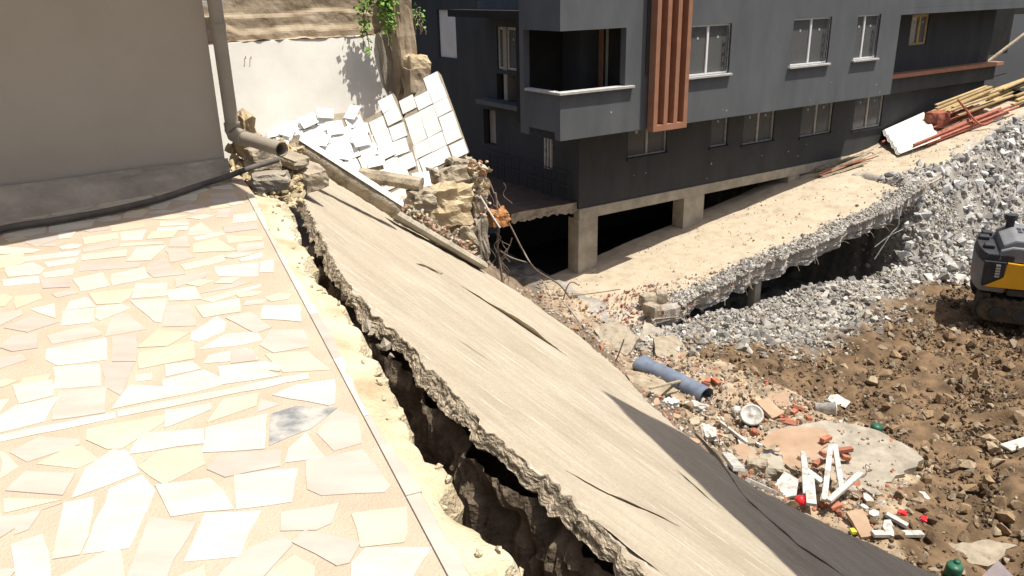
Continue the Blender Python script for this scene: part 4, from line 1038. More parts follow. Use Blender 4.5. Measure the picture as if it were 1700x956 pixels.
a0, a1, z0, z1 = fo[2]; fbox(a0 - .5, a1 + .6, .005, .45, z0 - .16, z0 - .02).build('flank_ledge', 'facade_dark', bld)
fbox(fo[1][0] - .4, fo[1][1] + .5, .005, .35, 1.05, 1.3).build('flank_ledge', 'facade_dark', bld)
a0, a1, z0, z1 = fo[3]
fr = MB()
for c in (a0 + .05, (a0 + a1) / 2, a1 - .05): fr.box(FL + IN * c - TU * .02 + np.array([0, 0, (z0 + z1) / 2]), IN * .035, TU * .03, (0, 0, (z1 - z0) / 2))
fr.build('door_frame', 'frame_dusty', bld)
a0, a1, z0, z1 = fo[4]; fbox(a0, a1, -.3, -.25, z0, z1).build('door_leaf', 'interior_pale', bld)
ubox(U0 + .21, UE, -12.5, -12.3, -7.5, ZT).build('rear_wall', 'shade_black', bld)
ubox(U0 + .21, UE, -12.29, -.9, 4.9, 5.1).build('roof', 'shade_black', bld)
# corner downpipe post at the lower storey, thin conduit
a_ = uwz(U0 - .06, WL + .05, 0)
# flank floor slab over the void, broken at its outer edge
G_ = []
fz = -4.25
edge_pts = [(948, 336), (930, 341), (905, 345), (880, 349), (862, 352), (848, 356)]
outer = [atz(a, b, fz) for a, b in edge_pts]
outer[0] = uwz(U0 - .02, WL - .1, fz)
back = [outer[-1] + IN * 9 - TU * 2.0, outer[0] + IN * 9]
mb = MB(); mb.prism([*outer, *back], (0, 0, -.2)); mb.build('flank_floor', 'floor_red', bld)
lip = np.zeros((50, 6, 3))
for i in range(50):
    p = along(outer, plen(outer) * i / 49)
    for j in range(6): lip[i, j] = p + NV * (.03 + .03 * vnoise(i * .5, j, 2)) + np.array([0, 0, .015 - (.28 + .1 * vnoise(i * .6, 1, 3)) * j / 5])
mb = MB(); mb.grid(lip, smooth=False); mb.build('broken_floor_lip', 'concrete_old', bld, fixn=False)
mb = MB(); 
for k in range(2): mb.tube([uwz(U0 - .15, WL - .3, fz + .45 + .4 * k), uwz(U0 - .15, WL - 5, fz + .45 + .4 * k)], .018, 6)
for k in range(12): mb.tube([uwz(U0 - .15, WL - .3 - 4.7 * k / 11, fz), uwz(U0 - .15, WL - .3 - 4.7 * k / 11, fz + .85)], .012, 5)
mb.build('railing', 'machine_dark', bld)
# white paint and mortar splashes on the facade
r = random.Random(5)
for i in range(16):
    if i % 2: u_, w_, z = r.uniform(.4, 14), .003, r.uniform(-2.0, -1.1)
    else: u_, w_, z = r.uniform(2.2, 16), WL + .003, r.uniform(-4.3, -3.7)
    k = r.randint(5, 8); s_ = r.uniform(.01, .032)
    ring = [uwz(u_ + s_ * r.uniform(.5, 1) * math.cos(6.283 * q_ / k), w_ + .002, z + s_ * r.uniform(.6, 1.3) * math.sin(6.283 * q_ / k)) for q_ in range(k)]
    mb = MB(); mb.prism(ring, -NV * .004); mb.build('mortar_splash', 'coping', bld, fixn=False)

# block farther back at the right edge
bb = thing('background_block', 'dark building far behind at the top right edge', 'building', uwz(31, -9, -3))
ubox(26.5, 38, -14, -8, -3.2, 5).build('wall', 'shade_black', bb)
for k in range(4): ubox(27.3 + k * 2.4, 27.8 + k * 2.4, -7.99, -7.6, -3.2, 4).build('pillar', 'col_concrete', bb)
mb = MB(); mb.add([uwz(UE, -9, -2.62), uwz(42, -9, -2.4), uwz(42, 3, -2.4), uwz(UE - .0, 3, -2.62)], [(0, 1, 2, 3)])
tag(mb.build('yard', 'asphalt'), kind='structure')

# ================================================================ ramp slab with its broken edge
nr, nw_ = 260, 46
Gr = np.zeros((nr, nw_, 3)); us = np.linspace(-2.2, 24.5, nr)
wedge = np.interp(us, [-2.5, .5, 3, 6, 9, 11, 13, 16, 20, 25], [1.9, 2.3, 2.75, 2.7, 2.85, 2.9, 2.5, 2.0, 1.5, 1.0]) + .3 * fbm(us * 1.6, us * 0, 4, 1)
for j in range(nw_):
    t = j / (nw_ - 1); w_ = -1.3 - .6 + (wedge + 1.9) * t
    Gr[:, j] = np.array([uwz(a, b, 0) for a, b in zip(us, w_)])
    Gr[:, j, 2] = rampz(us) + .05 * fbm(us * 1.2, w_ * 1.2, 4, 2) - .12 * smooth(.93, 1, t)
ramp = thing('ramp_slab', 'sloping pale concrete ramp along the foot of the dark building', 'ramp', Gr[nr // 2, nw_ // 2])
m = MB(); m.grid(Gr); m.build('dusty_top', 'ramp', ramp, fixn=False)
Ge = np.zeros((nr, 9, 3))
for j in range(9):
    t = j / 8; off = .10 * fbm(us * 7, us * 0 + t * 3, 4, 3) * smooth(0, .2, t) - .05 * t
    Ge[:, j] = Gr[:, -1] + NV * off[:, None]; Ge[:, j, 2] = Gr[:, -1, 2] - (.24 + .10 * fbm(us * 3, us * 0, 3, 4)) * t
m = MB(); m.grid(Ge, smooth=False); m.build('broken_edge', 'edge_grey', ramp, fixn=False)
ubox(-3, 24, -6.4, -1.85, -7.4, -7.0).build('basement_floor', 'shade_black', bld)  # floor coloured near black for the basement's shade
m = MB(); m.grid(np.stack([Ge[:, -1], Gr[:, 0] - np.array([0, 0, .25])], 1)); m.build('underside', 'shade_black', ramp, fixn=False)  # underside near black, the void's shade put into its colour
for px_ in (1255,):
    p = atpl(px_, 455, uwz(0, 2.35, 0), NV); u_ = np.dot(p - FO, TU)
    lump(uwz(u_, 2.35, -6.5), (.13, .13, .75), 61, 'col_concrete', 'support_post', ramp, amp=.08, sub=5, rot=FR)
# rebar ends sticking out of the broken edge
for i in range(34):
    k = random.randrange(40, 150); p = Ge[k, random.randrange(3, 8)]
    q1 = p + NV * random.uniform(.1, .25) + TU * random.uniform(-.15, .15) + np.array([0, 0, random.uniform(-.25, .02)])
    m = MB(); m.tube([p, (p + q1) / 2 + np.array([0, 0, .03]), q1], .008, 5); m.build('rebar', 'root', ramp)
# rubble lying on the ramp's edge, on the heap and in the pit
pp, ss_, cs = [], [], []
def rim_z(u_, d): return rampz(u_) + .24 * smooth(1.0, 2.5, u_) * smooth(13.5, 12, u_) * np.exp(-((np.asarray(d) - .2) / .28) ** 2) * (1 + .9 * fbm(u_ * 1.1, np.asarray(d), 3, 6))
Gm_ = np.zeros((nr, 18, 3))
for j in range(18):
    d = .95 * (1 - j / 17); Gm_[:, j] = np.array([uwz(a, b - d, 0) for a, b in zip(us, wedge)]); Gm_[:, j, 2] = rim_z(us, d) - .012 + .03 * fbm(us * 9, us * 0 + d * 9, 3, 2) - (.13 + .24 * np.exp(-.5)) * (j == 17)
ii, jj_ = np.meshgrid(np.arange(nr - 1), np.arange(17), indexing='ij'); q = (ii * 18 + jj_).ravel()
o = big_mesh('rubble_rim', Gm_.reshape(-1, 3), np.stack([q, q + 18, q + 19, q + 1], 1), np.tile([.44, .40, .345], (nr * 18, 1)) * (1 + .4 * fbm(Gm_[..., 0].ravel() * 5, Gm_[..., 1].ravel() * 5, 3, 1))[:, None], 'rock', ramp)
def add_rock(p, s, c): pp.append(p); ss_.append(s); cs.append(c)
def gcol(): return np.array(random.choice([(.42, .395, .35), (.35, .335, .305), (.50, .47, .42), (.27, .26, .24), (.46, .40, .32), (.58, .555, .51)])) * random.uniform(.7, 1.15)
for i in range(7500):
    u_ = random.uniform(2.0, 13); we = np.interp(u_, us, wedge)
    w_ = we - abs(random.gauss(0, .34)) + .05
    s = .02 + abs(random.gauss(0, .03)); s = min(s, .12)
    add_rock(uwz(u_, w_, float(rim_z(u_, we - w_)) + s * .3), s, gcol())
def scatter(n, fu, fs_, fc, lift=.3):
    for i in range(n):
        x_, y_ = fu()
        s = fs_(); add_rock(np.array([x_, y_, 0]), s, fc()); pp[-1][2] = np.nan; zq.append(len(pp) - 1)
zq = []
def uw_xy(u_, w_): p = uwz(u_, w_, 0); return p[0], p[1]
def grey_mound():
    while True:
        u_, w_ = random.uniform(-.5, 14.5), random.uniform(2.2, 6.2)
        if w_ < np.interp(u_, us, wedge) - .05 and u_ < 11.5: continue
        if w_ < np.interp(u_, *WB) + random.gauss(.1, .5): return uw_xy(u_, w_)
scatter(15000, grey_mound, lambda: min(.016 + abs(random.gauss(0, .030)) * random.choice((.7, .8, 1, 1, 1.2, 2.2)), .24), gcol)
def heap():
    u_ = random.uniform(10.8, 23); return uw_xy(u_, 1.0 + random.random() ** .8 * 4.6)
scatter(9000, heap, lambda: min(.02 + abs(random.gauss(0, .042)) * random.choice((.6, .8, 1, 1, 2.4)), .30), lambda: np.array(random.choice([(.58, .56, .52), (.48, .46, .43), (.36, .35, .33), (.68, .66, .62)])) * random.uniform(.65, 1.1))
P_ = np.array(pp); zi = np.array(zq); P_[zi, 2] = terrain(P_[zi, 0], P_[zi, 1]) + np.array(ss_)[zi] * .35
rock_stuff('grey_rubble', 'grey crushed concrete rubble heaped along and below the ramp edge', 'rubble', P_, np.array(ss_), np.array(cs))
# brown soil clods
pp, ss_, cs, zq = [], [], [], []
def soil_xy():
    while True:
        x_, y_ = random.uniform(3, 20), random.uniform(7.5, 26)
        if y_ < x_ * .9 - 1: continue
        u_, w_ = to_uw(x_, y_)
        if random.random() > .30 + .9 * max(0, .5 + mnoise.noise(V((x_ * .9, y_ * .9, 3.3)))): continue
        if w_ > np.interp(u_, *WB) - .1 and not (inpoly(np.array([x_]), np.array([y_]), TAN)[0] and random.random() < .85): return x_, y_
scatter(24000, soil_xy, lambda: min(.012 + abs(random.gauss(0, .027)) * random.choice((1, 1, 1, 2.3)), .19), lambda: np.array(random.choice([(.18, .12, .07), (.215, .15, .09), (.15, .10, .058), (.26, .19, .12), (.33, .265, .19)])) * random.uniform(.7, 1.2))
P_ = np.array(pp); P_[:, 2] = terrain(P_[:, 0], P_[:, 1]) + np.array(ss_) * .3
rock_stuff('soil_clods', 'brown clods of excavated soil covering the pit floor', 'soil', P_, np.array(ss_), np.array(cs))
# mixed tan debris between slab and soil, brick crumbs at the ramp's low end
pp, ss_, cs, zq = [], [], [], []
tp_ = np.array(TAN); lo_, hi_ = tp_.min(0), tp_.max(0)
def tan_xy():
    while True:
        x_, y_ = random.uniform(lo_[0], hi_[0]), random.uniform(lo_[1], hi_[1])
        if inpoly(np.array([x_]), np.array([y_]), TAN)[0]: return x_, y_
scatter(7500, tan_xy, lambda: min(.014 + abs(random.gauss(0, .03)), .15), lambda: np.array(random.choice([(.44, .35, .25), (.39, .30, .21), (.50, .43, .34), (.34, .27, .19), (.44, .19, .12), (.58, .54, .48), (.29, .25, .20)])) * random.uniform(.75, 1.15))
P_ = np.array(pp); P_[:, 2] = terrain(P_[:, 0], P_[:, 1]) + np.array(ss_) * .3
rb = []
for i in range(2600):
    u_ = -.6 + 5.5 * random.random() ** 1.4; we = float(np.interp(u_, us, wedge)); w_ = random.uniform(-.6, we + .2)
    if w_ < -.2 + u_ * .45: continue
    s = min(.012 + abs(random.gauss(0, .024)), .09)
    rb.append((uwz(u_, w_, float(rampz(u_)) + s * .4), s, np.array(random.choice([(.40, .17, .11), (.45, .23, .16), (.46, .37, .27), (.42, .34, .25), (.36, .14, .085)] if u_ < 2.4 else [(.46, .37, .27), (.42, .34, .25), (.42, .2, .14), (.4, .37, .33)])) * random.uniform(.8, 1.1)))
P_ = np.concatenate([P_, np.array([a for a, b, c in rb])]); ss_ = np.r_[ss_, [b for a, b, c in rb]]; cs = np.concatenate([np.array(cs), np.array([c for a, b, c in rb])])
rock_stuff('mixed_rubble', 'tan and brick red crumbs between the fallen slab and the soil', 'rubble', P_, np.asarray(ss_), cs)
pp, ss_, cs = [], [], []
for i in range(1500):
    u_ = random.uniform(.5, 21); we = float(np.interp(u_, us, wedge)); w_ = random.uniform(-1.2, we); s = min(.008 + abs(random.gauss(0, .016)), .07)
    pp.append(uwz(u_, w_, float(rampz(u_)) + s * .3)); ss_.append(s); cs.append(np.array(random.choice([(.5, .42, .31), (.42, .36, .28), (.55, .5, .43), (.36, .33, .29), (.5, .26, .18)])) * random.uniform(.8, 1.1))
rock_stuff('ramp_grit', 'small stones and grit strewn over the pale ramp', 'rubble', np.array(pp), np.array(ss_), np.array(cs))
# chunks one can pick out
k = 0
for i in range(70):
    px_, py_ = random.uniform(1330, 1695), random.uniform(545, 900)
    if py_ > 560 + (px_ - 1330) * 1.1: continue
    p = ground_at(px_, py_); s = random.uniform(.10, .22); c_ = np.array(random.choice([(.34, .24, .14), (.42, .33, .22), (.28, .19, .11)]))
    rock_obj('soil_boulder', p + np.array([0, 0, s * .3]), s, 'rock', 'brown earthy stone lying in the excavated soil', 'stone', 'stones in the brown soil', seed=i, col=c_)
for i in range(80):
    px_ = random.uniform(1110, 1560); py_ = random.uniform(450, 600) - (px_ - 1110) * .12
    p = ground_at(px_, py_); u_, w_ = to_uw(p[0], p[1])
    if w_ < 2.9: continue
    s = random.uniform(.10, .21); rock_obj('concrete_chunk', p + np.array([0, 0, s * .35]), s, 'rock', 'grey concrete chunk in the crushed rubble below the ramp', 'rubble', 'grey chunks below the ramp', seed=i, col=gcol() * 1.1)
for i in range(60):
    px_, py_ = random.uniform(1500, 1700), random.uniform(220, 430)
    p = ground_at(px_, py_); s = random.uniform(.12, .30); rock_obj('concrete_chunk', p + np.array([0, 0, s * .3]), s, 'rock', 'pale concrete chunk on the rubble heap behind the excavator', 'rubble', 'pale chunks on the far heap', seed=i, col=np.array((.62, .61, .6)) * random.uniform(.7, 1.1))

# ================================================================ things lying about
def G_(px, py, dz=0): return ground_at(px, py) + np.array([0, 0, dz])
def xy(p, z): return np.array([p[0], p[1], z])
# blue drainage half pipe
p0, p1 = G_(1064, 612, .15), G_(1172, 668, .12)
d_ = p1 - p0; L_ = np.linalg.norm(d_); d_ /= L_; s_ = np.cross(d_, [0, 0, 1.0]); s_ /= np.linalg.norm(s_); n_ = np.cross(s_, d_)
bp_ = thing('drain_pipe', 'crushed blue grey plastic drain pipe lying beside the slab', 'pipe', p0)
Gb = np.zeros((24, 19, 3))
for i in range(24):
    t = i / 23; r_ = .21 * (1 + .25 * smooth(.16, .0, t)); fl = 1 - .35 * smooth(.5, 0, t)
    for j in range(19):
        a = 2 * math.pi * j / 18; Gb[i, j] = p0 + d_ * L_ * t + s_ * math.cos(a) * r_ * (1 + .12 * (1 - fl)) + n_ * math.sin(a) * r_ * fl + n_ * .01 * vnoise(i * .7, j % 18, 1)
m = MB(); m.grid(Gb); m.build('pipe_wall', 'blue_pipe', bp_, fixn=False)
Gi = Gb.copy(); c_ = Gb[:, :18].mean(1, keepdims=True); Gi = c_ + (Gb - c_) * .93
m = MB(); m.grid(Gi); m.build('pipe_inside', 'blue_pipe', bp_, fixn=False)
# boards beside it
def plank(name, label, cat, p, q, w_, h_, m_, group=None, roll=0.0, parent=None, lift=True):
    p, q = np.asarray(p, float), np.asarray(q, float); d = q - p; L_ = np.linalg.norm(d); d /= L_
    s = np.cross(d, [0, 0, 1.0]); s /= np.linalg.norm(s); n = np.cross(s, d)
    s2 = s * math.cos(roll) + n * math.sin(roll); n2 = np.cross(s2, d)
    mb = MB(); mb.box((p + q) / 2, d * L_ / 2, s2 * w_ / 2, n2 * h_ / 2)
    o = mb.build(name, m_, parent, bevel=min(h_, w_) * .12)
    return tag(o, label, cat, group) if label else o
def plate(name, label, cat, pix, m_, h_, lift=.05, tilt=None, parent=None, amp=.0, seed=1, group=None, c0=None):
    """flat broken piece: outline on a plane resting on the ground"""
    if c0 is None: c0 = G_(np.mean([a for a, b in pix]), np.mean([b for a, b in pix]), lift)
    nrm = np.array(tilt if tilt is not None else (0, 0, 1.0)); nrm = nrm / np.linalg.norm(nrm)
    P = [atpl(a, b, c0, nrm) for a, b in pix]; out = []
    r = random.Random(seed)
    for a, b in zip(P, P[1:] + P[:1]):
        k = max(1, int(np.linalg.norm(b - a) / .14))
        for t in range(k):
            q_ = a + (b - a) * t / k; out.append(q_ + (np.array([r.gauss(0, amp), r.gauss(0, amp), 0]) if t else 0))
    mb = MB(); mb.prism(out, -nrm * h_); o = mb.build(name, m_, parent)
    return tag(o, label, cat, group) if label else o
plate('old_board', 'weathered grey plank panel between slab and blue pipe', 'board', [(1040, 622), (1085, 622), (1127, 648), (1080, 662), (1058, 650)], 'wood_old', .05, .1, (.2, -.1, 1), amp=.01)
plank('old_batten', 'thin weathered batten lying across the plank panel', 'batten', G_(1078, 662, .22), G_(1128, 648, .22), .05, .04, 'wood_old')
# white tub, cup, papers
def lathe(prof, c, axis, n=20):
    axis = np.asarray(axis, float) / np.linalg.norm(axis); a = np.cross(axis, [.3, .9, .2]); a /= np.linalg.norm(a); b = np.cross(axis, a)
    Gx = np.zeros((len(prof), n + 1, 3))
    for i, (r_, h_) in enumerate(prof):
        for k in range(n + 1):
            q_ = 2 * math.pi * k / n; Gx[i, k] = c + axis * h_ + r_ * (math.cos(q_) * a + math.sin(q_) * b)
    return Gx
tub = thing('white_tub', 'white lidded plastic tub lying in the debris', 'tub', G_(1246, 703, .2))
c = G_(1246, 705, .12); ax_ = np.array([-.15, -.55, .75])
m = MB(); m.grid(lathe([(0, 0), (.17, 0), (.2, .22), (.205, .22)], c, ax_)); m.build('tub_body', 'pvc_dusty', tub, fixn=False)
m = MB(); m.grid(lathe([(.225, .2), (.23, .235), (.19, .25), (.185, .24), (.05, .24), (.04, .25), (0, .25)], c, ax_)); m.build('lid', 'pvc_dusty', tub, fixn=False)
c = G_(1385, 688, .12); cup = thing('white_bucket', 'white plastic bucket lying on its side on the soil', 'bucket', c)
m = MB(); m.grid(lathe([(0, .42), (.11, .42), (.155, .02), (.172, .02), (.172, 0), (.15, 0), (.105, .40), (0, .40)], c, (-1, .15, .05))); m.build('bucket_body', 'pvc_dusty', cup, fixn=False)
m = MB(); m.tube(spline([c + np.array([.0, -.1, .12]), c + np.array([.09, -.06, .02]), c + np.array([.1, .05, -.06])], 5), .005, 5); m.build('handle', 'root', cup)
plate('white_sheet', 'white folded sheet lying alone on the brown soil', 'sheet', [(1378, 656), (1390, 654), (1412, 667), (1404, 677), (1373, 664)], 'pvc_dusty', .01, .12, (.05, -.15, 1))
c = G_(1452, 718, .0); gp = thing('green_pot', 'dark green plastic pot on the brown soil', 'pot', c)
m = MB(); m.grid(lathe([(0, 0), (.075, 0), (.105, .06), (.11, .15), (.09, .19), (.05, .205), (0, .21)], c, (.1, -.2, 1))); m.build('pot_body', 'green_plastic', gp, fixn=False)
m = MB(); m.grid(lathe([(.112, .11), (.12, .13), (.112, .15)], c, (.1, -.2, 1))); m.build('rim', 'green_plastic', gp, fixn=False)
c = G_(1579, 958, .0); gc = thing('green_canister', 'dark green plastic canister at the bottom right corner', 'canister', c)
m = MB(); m.grid(lathe([(0, 0), (.11, 0), (.118, .04), (.118, .22), (.10, .25), (0, .25)], c, (.05, -.1, 1))); m.build('canister_body', 'green_plastic', gc, fixn=False)
m = MB(); m.grid(lathe([(.045, .24), (.05, .28), (0, .285)], c + np.array([.05, .05, 0]), (.05, -.1, 1))); m.build('cap', 'green_plastic', gc, fixn=False)
def sack(px, py, half, m_, label, seed, name='plastic_bag', cat='bag'):
    return lump(G_(px, py, half[2] * .5), half, seed, m_, name, None, label, cat, amp=.35, sub=5)
sack(1175, 722, (.20, .12, .08), 'pvc_dusty', 'white plastic bag right beside the slab edge', 71)
sack(1225, 690, (.12, .10, .1), 'pvc_dusty', 'small white bag left of the white tub', 72)
sack(1157, 678, (.16, .11, .07), 'pvc_dusty', 'white bag at the lower end of the blue pipe', 73)
sack(1113, 673, (.12, .12, .08), 'white_plaster', 'white plaster lump below the plank panel', 74, 'plaster_lump', 'plaster')
sack(1232, 738, (.16, .08, .06), 'pvc_dusty', 'crumpled white bag below the white tub', 75)
sack(1278, 760, (.14, .1, .07), 'machine_dark', 'black plastic bag on the edge of the peach plaster slab', 76)
sack(1272, 305, (.55, .32, .22), 'sack', 'pale dusty sack in the shade at the foot of the facade', 77, 'cement_sack', 'sack')
lump(G_(1278, 785, .1), (.26, .2, .16), 80, 'col_concrete', 'concrete_boulder', None, 'grey concrete boulder beside the white window frames', 'boulder', amp=.2, sub=5)
lump(G_(1255, 782, .08), (.16, .13, .12), 81, 'concrete_old', 'concrete_boulder', None, 'dark boulder left of the grey one near the window frames', 'boulder', amp=.2, sub=5)
lump(G_(1252, 722, .05), (.07, .07, .07), 82, 'brick', 'brick_lump', None, 'red brick lump touching the white tub', 'brick', amp=.2, sub=4)
# peach plaster slabs
ps = thing('plaster_slab', 'large broken peach coloured plaster wall slab lying flat', 'wall slab', G_(1390, 770))
PC = G_(1395, 765, .12)
plate('body', None, None, [(1260, 735), (1285, 710), (1345, 702), (1400, 702), (1450, 712), (1510, 742), (1534, 762), (1500, 782), (1470, 800), (1452, 822), (1425, 828), (1405, 800), (1370, 802), (1330, 798), (1300, 778)], 'mortar_grey', .2, .14, (.05, -.08, 1), ps, amp=.05, c0=PC)
for i in range(70):
    px_, py_ = random.uniform(1300, 1510), random.uniform(712, 815)
    if not inpoly(np.array([px_]), np.array([py_]), [(1350, 705), (1400, 702), (1510, 742), (1530, 762), (1470, 800), (1430, 825), (1350, 798), (1375, 745)])[0]: continue
    s_ = random.uniform(.02, .06); rock_obj('crumb', atpl(px_, py_, PC, np.array([.05, -.08, 1.0])) + np.array([0, 0, s_ * .3]), s_, 'rock', parent=ps, seed=i, col=np.array(random.choice([(.36, .29, .21), (.42, .36, .28), (.30, .25, .19), (.36, .15, .09)])))
plate('plaster_face', None, None, [(1262, 734), (1288, 712), (1330, 708), (1372, 712), (1376, 738), (1356, 752), (1352, 780), (1335, 794), (1302, 774)], 'peach_plaster', .03, .185, (.05, -.08, 1), ps, amp=.015, seed=3, c0=PC + np.array([0, 0, .03]))
for i, (a, b, c_, e) in enumerate([(1362, 748, 1376, 742), (1360, 770, 1380, 772), (1386, 766, 1412, 762), (1350, 790, 1362, 782), (1395, 775, 1408, 778)]):
    plank('brick', None, None, G_(a, b, .22), G_(c_, e, .22), .1, .08, 'brick', parent=ps)
plate('plaster_piece', 'tan plaster piece standing above the brick fragments', 'plaster', [(1272, 655), (1310, 650), (1312, 680), (1300, 684)], 'peach_plaster', .08, .12, (-.2, -.4, 1), amp=.01)
plate('plaster_piece', 'pinkish plaster plate leaning left of the tan one', 'plaster', [(1255, 665), (1276, 660), (1302, 685), (1282, 694)], 'peach_plaster', .07, .14, (.4, -.2, 1), amp=.01)
plate('plaster_piece', 'peach plaster piece beside the slab above the window frames', 'plaster', [(1205, 745), (1235, 735), (1262, 760), (1235, 778), (1212, 770)], 'peach_plaster', .06, .08, (0, -.15, 1), amp=.02)
plate('plaster_piece', 'peach plaster strip below the window frames', 'plaster', [(1405, 850), (1432, 845), (1455, 885), (1430, 892)], 'peach_plaster', .06, .1, (.1, -.2, 1), amp=.02)
plate('plaster_piece', 'broken tan plaster plate below the brick field of the ramp', 'plaster', [(1085, 560), (1120, 555), (1150, 590), (1115, 605), (1090, 590)], 'tile_bed', .09, .12, (.1, -.2, 1), amp=.02)
plate('concrete_plate', 'grey brown concrete plate beside the slab under the hollow blocks', 'concrete', [(985, 545), (1025, 530), (1062, 560), (1040, 590), (1005, 575)], 'concrete_old', .12, .16, (-.2, -.3, 1), amp=.03)
plate('concrete_plate', 'pale concrete plate above the blue pipe', 'concrete', [(1070, 535), (1105, 548), (1085, 580), (1060, 560)], 'mortar_grey', .1, .12, (.2, -.3, 1), amp=.03)
plate('concrete_plate', 'flat pale concrete plate at the bottom right', 'concrete', [(1560, 905), (1640, 895), (1690, 905), (1640, 940), (1580, 935)], 'tile_bed', .12, .1, (0, -.1, 1), amp=.03)
for i, (a, b, lab) in enumerate([(1075, 505, 'leftmost of three hollow concrete blocks at the ramp end'), (1098, 500, 'upright right one of three concrete blocks at the ramp end'), (1082, 522, 'front one of three concrete blocks at the ramp end')]):
    p = atpl(a, b, uwz(0, 2.1, -6.4), (0, 0, 1.0)) + np.array([0, 0, .14]); lump(p, (.22, .15, .15), 90 + i, 'concrete_old', 'concrete_block', None, lab, 'concrete block', amp=.06, sub=4, rot=Matrix.Rotation(.5 + i * .9, 4, 'Z'))
for i in range(16):
    px_, py_ = random.choice([(1175, 640), (1305, 690), (1340, 705), (1180, 655), (1390, 850), (1075, 610), (1310, 700)]); px_ += random.gauss(0, 16); py_ += random.gauss(0, 7)
    p = G_(px_, py_, .07); a = random.uniform(0, 3.1); plank('brick_fragment', 'broken red brick fragment scattered in the tan debris', 'brick', p, p + np.array([math.cos(a), math.sin(a), random.uniform(-.2, .3)]) * random.uniform(.12, .26), .11, .07, 'brick', 'red brick fragments', random.uniform(-.5, .5))
# white plastic window frames in a heap
def pvc(px0, py0, px1, py1, w_, lab, z0=.2, z1=.2, h_=.06, name='window_frame_bar', roll=0):
    plank(name, lab, 'window frame', G_(px0, py0, z0), G_(px1, py1, z1), w_, h_, 'pvc_dusty', roll=roll)
pvc(1330, 785, 1336, 838, .1, 'upright white frame bar nearest the red ball', .42, .2)
pvc(1373, 784, 1366, 848, .09, 'left leg of the white A shaped frame pieces', .55, .2)
pvc(1380, 783, 1396, 836, .09, 'right leg of the white A shaped frame pieces', .55, .2)
pvc(1424, 820, 1372, 856, .1, 'white frame bar crossing in front of the A shape', .42, .28)
pvc(1335, 805, 1362, 826, .12, 'short white frame bar behind the A shape', .3, .3)
pvc(1345, 855, 1340, 815, .16, 'wide white frame bar leaning behind the red ball', .2, .3)
plate('white_frame_panel', 'flat white window panel at the left of the frame heap', 'window frame', [(1284, 808), (1302, 782), (1326, 796), (1322, 822), (1300, 826)], 'pvc_dusty', .06, .25, (-.2, -.4, 1))
pvc(1205, 772, 1225, 800, .16, 'white frame bar jammed under the slab edge', .2, .2)
pvc(1240, 812, 1285, 832, .08, 'thin white strip along the slab edge below the sash', .15, .15)
pvc(1447, 895, 1530, 895, .12, 'long white board lying at the lower right', .1, .1, name='white_board')
pvc(1470, 862, 1505, 882, .1, 'short pale board above the long white board', .1, .1, name='white_board')
pvc(1195, 712, 1240, 745, .05, 'thin white strip running below the white tub', .15, .12)
c = G_(1327, 846, .18); m = MB(); m.grid(lathe([(0, -.09), (.06, -.075), (.09, -.02), (.09, .02), (.065, .07), (.035, .08), (.025, .055), (0, .05)], c, (.6, -.3, .5))); o = m.build('red_ball', 'red_plastic', None, fixn=False); tag(o, 'bright red plastic ball beside the white window frames', 'ball')
c = G_(1416, 806, .06); m = MB(); m.grid(lathe([(0, 0), (.10, 0), (.12, .02), (.11, .045), (.09, .035), (0, .035)], c, (.1, -.5, 1))); o = m.build('red_dish', 'brick', None, fixn=False); tag(o, 'round terracotta red dish right of the window frames', 'dish')
c = G_(1424, 886, .05); m = MB(); m.box(c, (.12, 0, 0), (0, .05, 0), (0, 0, .03)); tag(m.build('yellow_scrap', 'yellow_plastic', bevel=.01), 'yellow plastic scrap at the slab edge', 'scrap')
for i, (a, b) in enumerate([(1497, 856), (1533, 865)]):
    c = G_(a, b, .04); lump(c, (.07, .05, .04), 97 + i, 'red_plastic', 'red_scrap', None, ['small red scrap, the left one, on the soil at lower right', 'small red scrap, the right one, on the soil at lower right'][i], 'scrap', amp=.3, sub=3)
plate('paper_scrap', 'small white paper on the soil right of the plaster slab', 'paper', [(1524, 815), (1535, 816), (1545, 828), (1530, 832)], 'pvc_dusty', .01, .05, (0, -.2, 1))
plate('white_board', 'white board cut off by the right edge of the view', 'board', [(1660, 737), (1700, 725), (1720, 735), (1680, 748)], 'pvc_dusty', .04, .08, (0, -.1, 1))
plate('mauve_board', 'dull mauve board in shadow at the very bottom right corner', 'board', [(1624, 962), (1657, 930), (1682, 956), (1700, 985), (1640, 1000)], 'mauve', .05, .12, (0, -.1, 1))

rs = random.Random(11)
SCR = [('white', 'pvc_dusty'), ('tan', 'peach_plaster'), ('grey', 'mortar_grey'), ('brown', 'wood_old'), ('tan', 'tile_bed')]
for i in range(64):
    t = rs.random(); px_ = 1110 + 330 * t + rs.gauss(0, 25); py_ = 665 + 190 * t + rs.gauss(0, 26)
    cn, mm_ = rs.choice(SCR); p = G_(px_, py_, .07); a = rs.uniform(0, 6.28); s1, s2 = rs.uniform(.05, .2), rs.uniform(.04, .12)
    X_ = np.array([math.cos(a), math.sin(a), rs.uniform(-.3, .3)]); Y_ = np.cross([rs.uniform(-.3, .3), rs.uniform(-.3, .3), 1.0], X_)
    ring = [p + X_ * s1 * rs.uniform(.7, 1.1) * math.cos(q_) + Y_ * s2 * rs.uniform(.7, 1.1) * math.sin(q_) for q_ in (.4, 1.5, 2.6, 3.6, 4.8, 5.7)]
    mb = MB(); mb.prism(ring, (0, 0, -rs.uniform(.015, .07))); tag(mb.build('scrap', mm_), 'small broken ' + cn + ' scrap in the debris between slab and soil', 'scrap', cn + ' scraps in the debris')
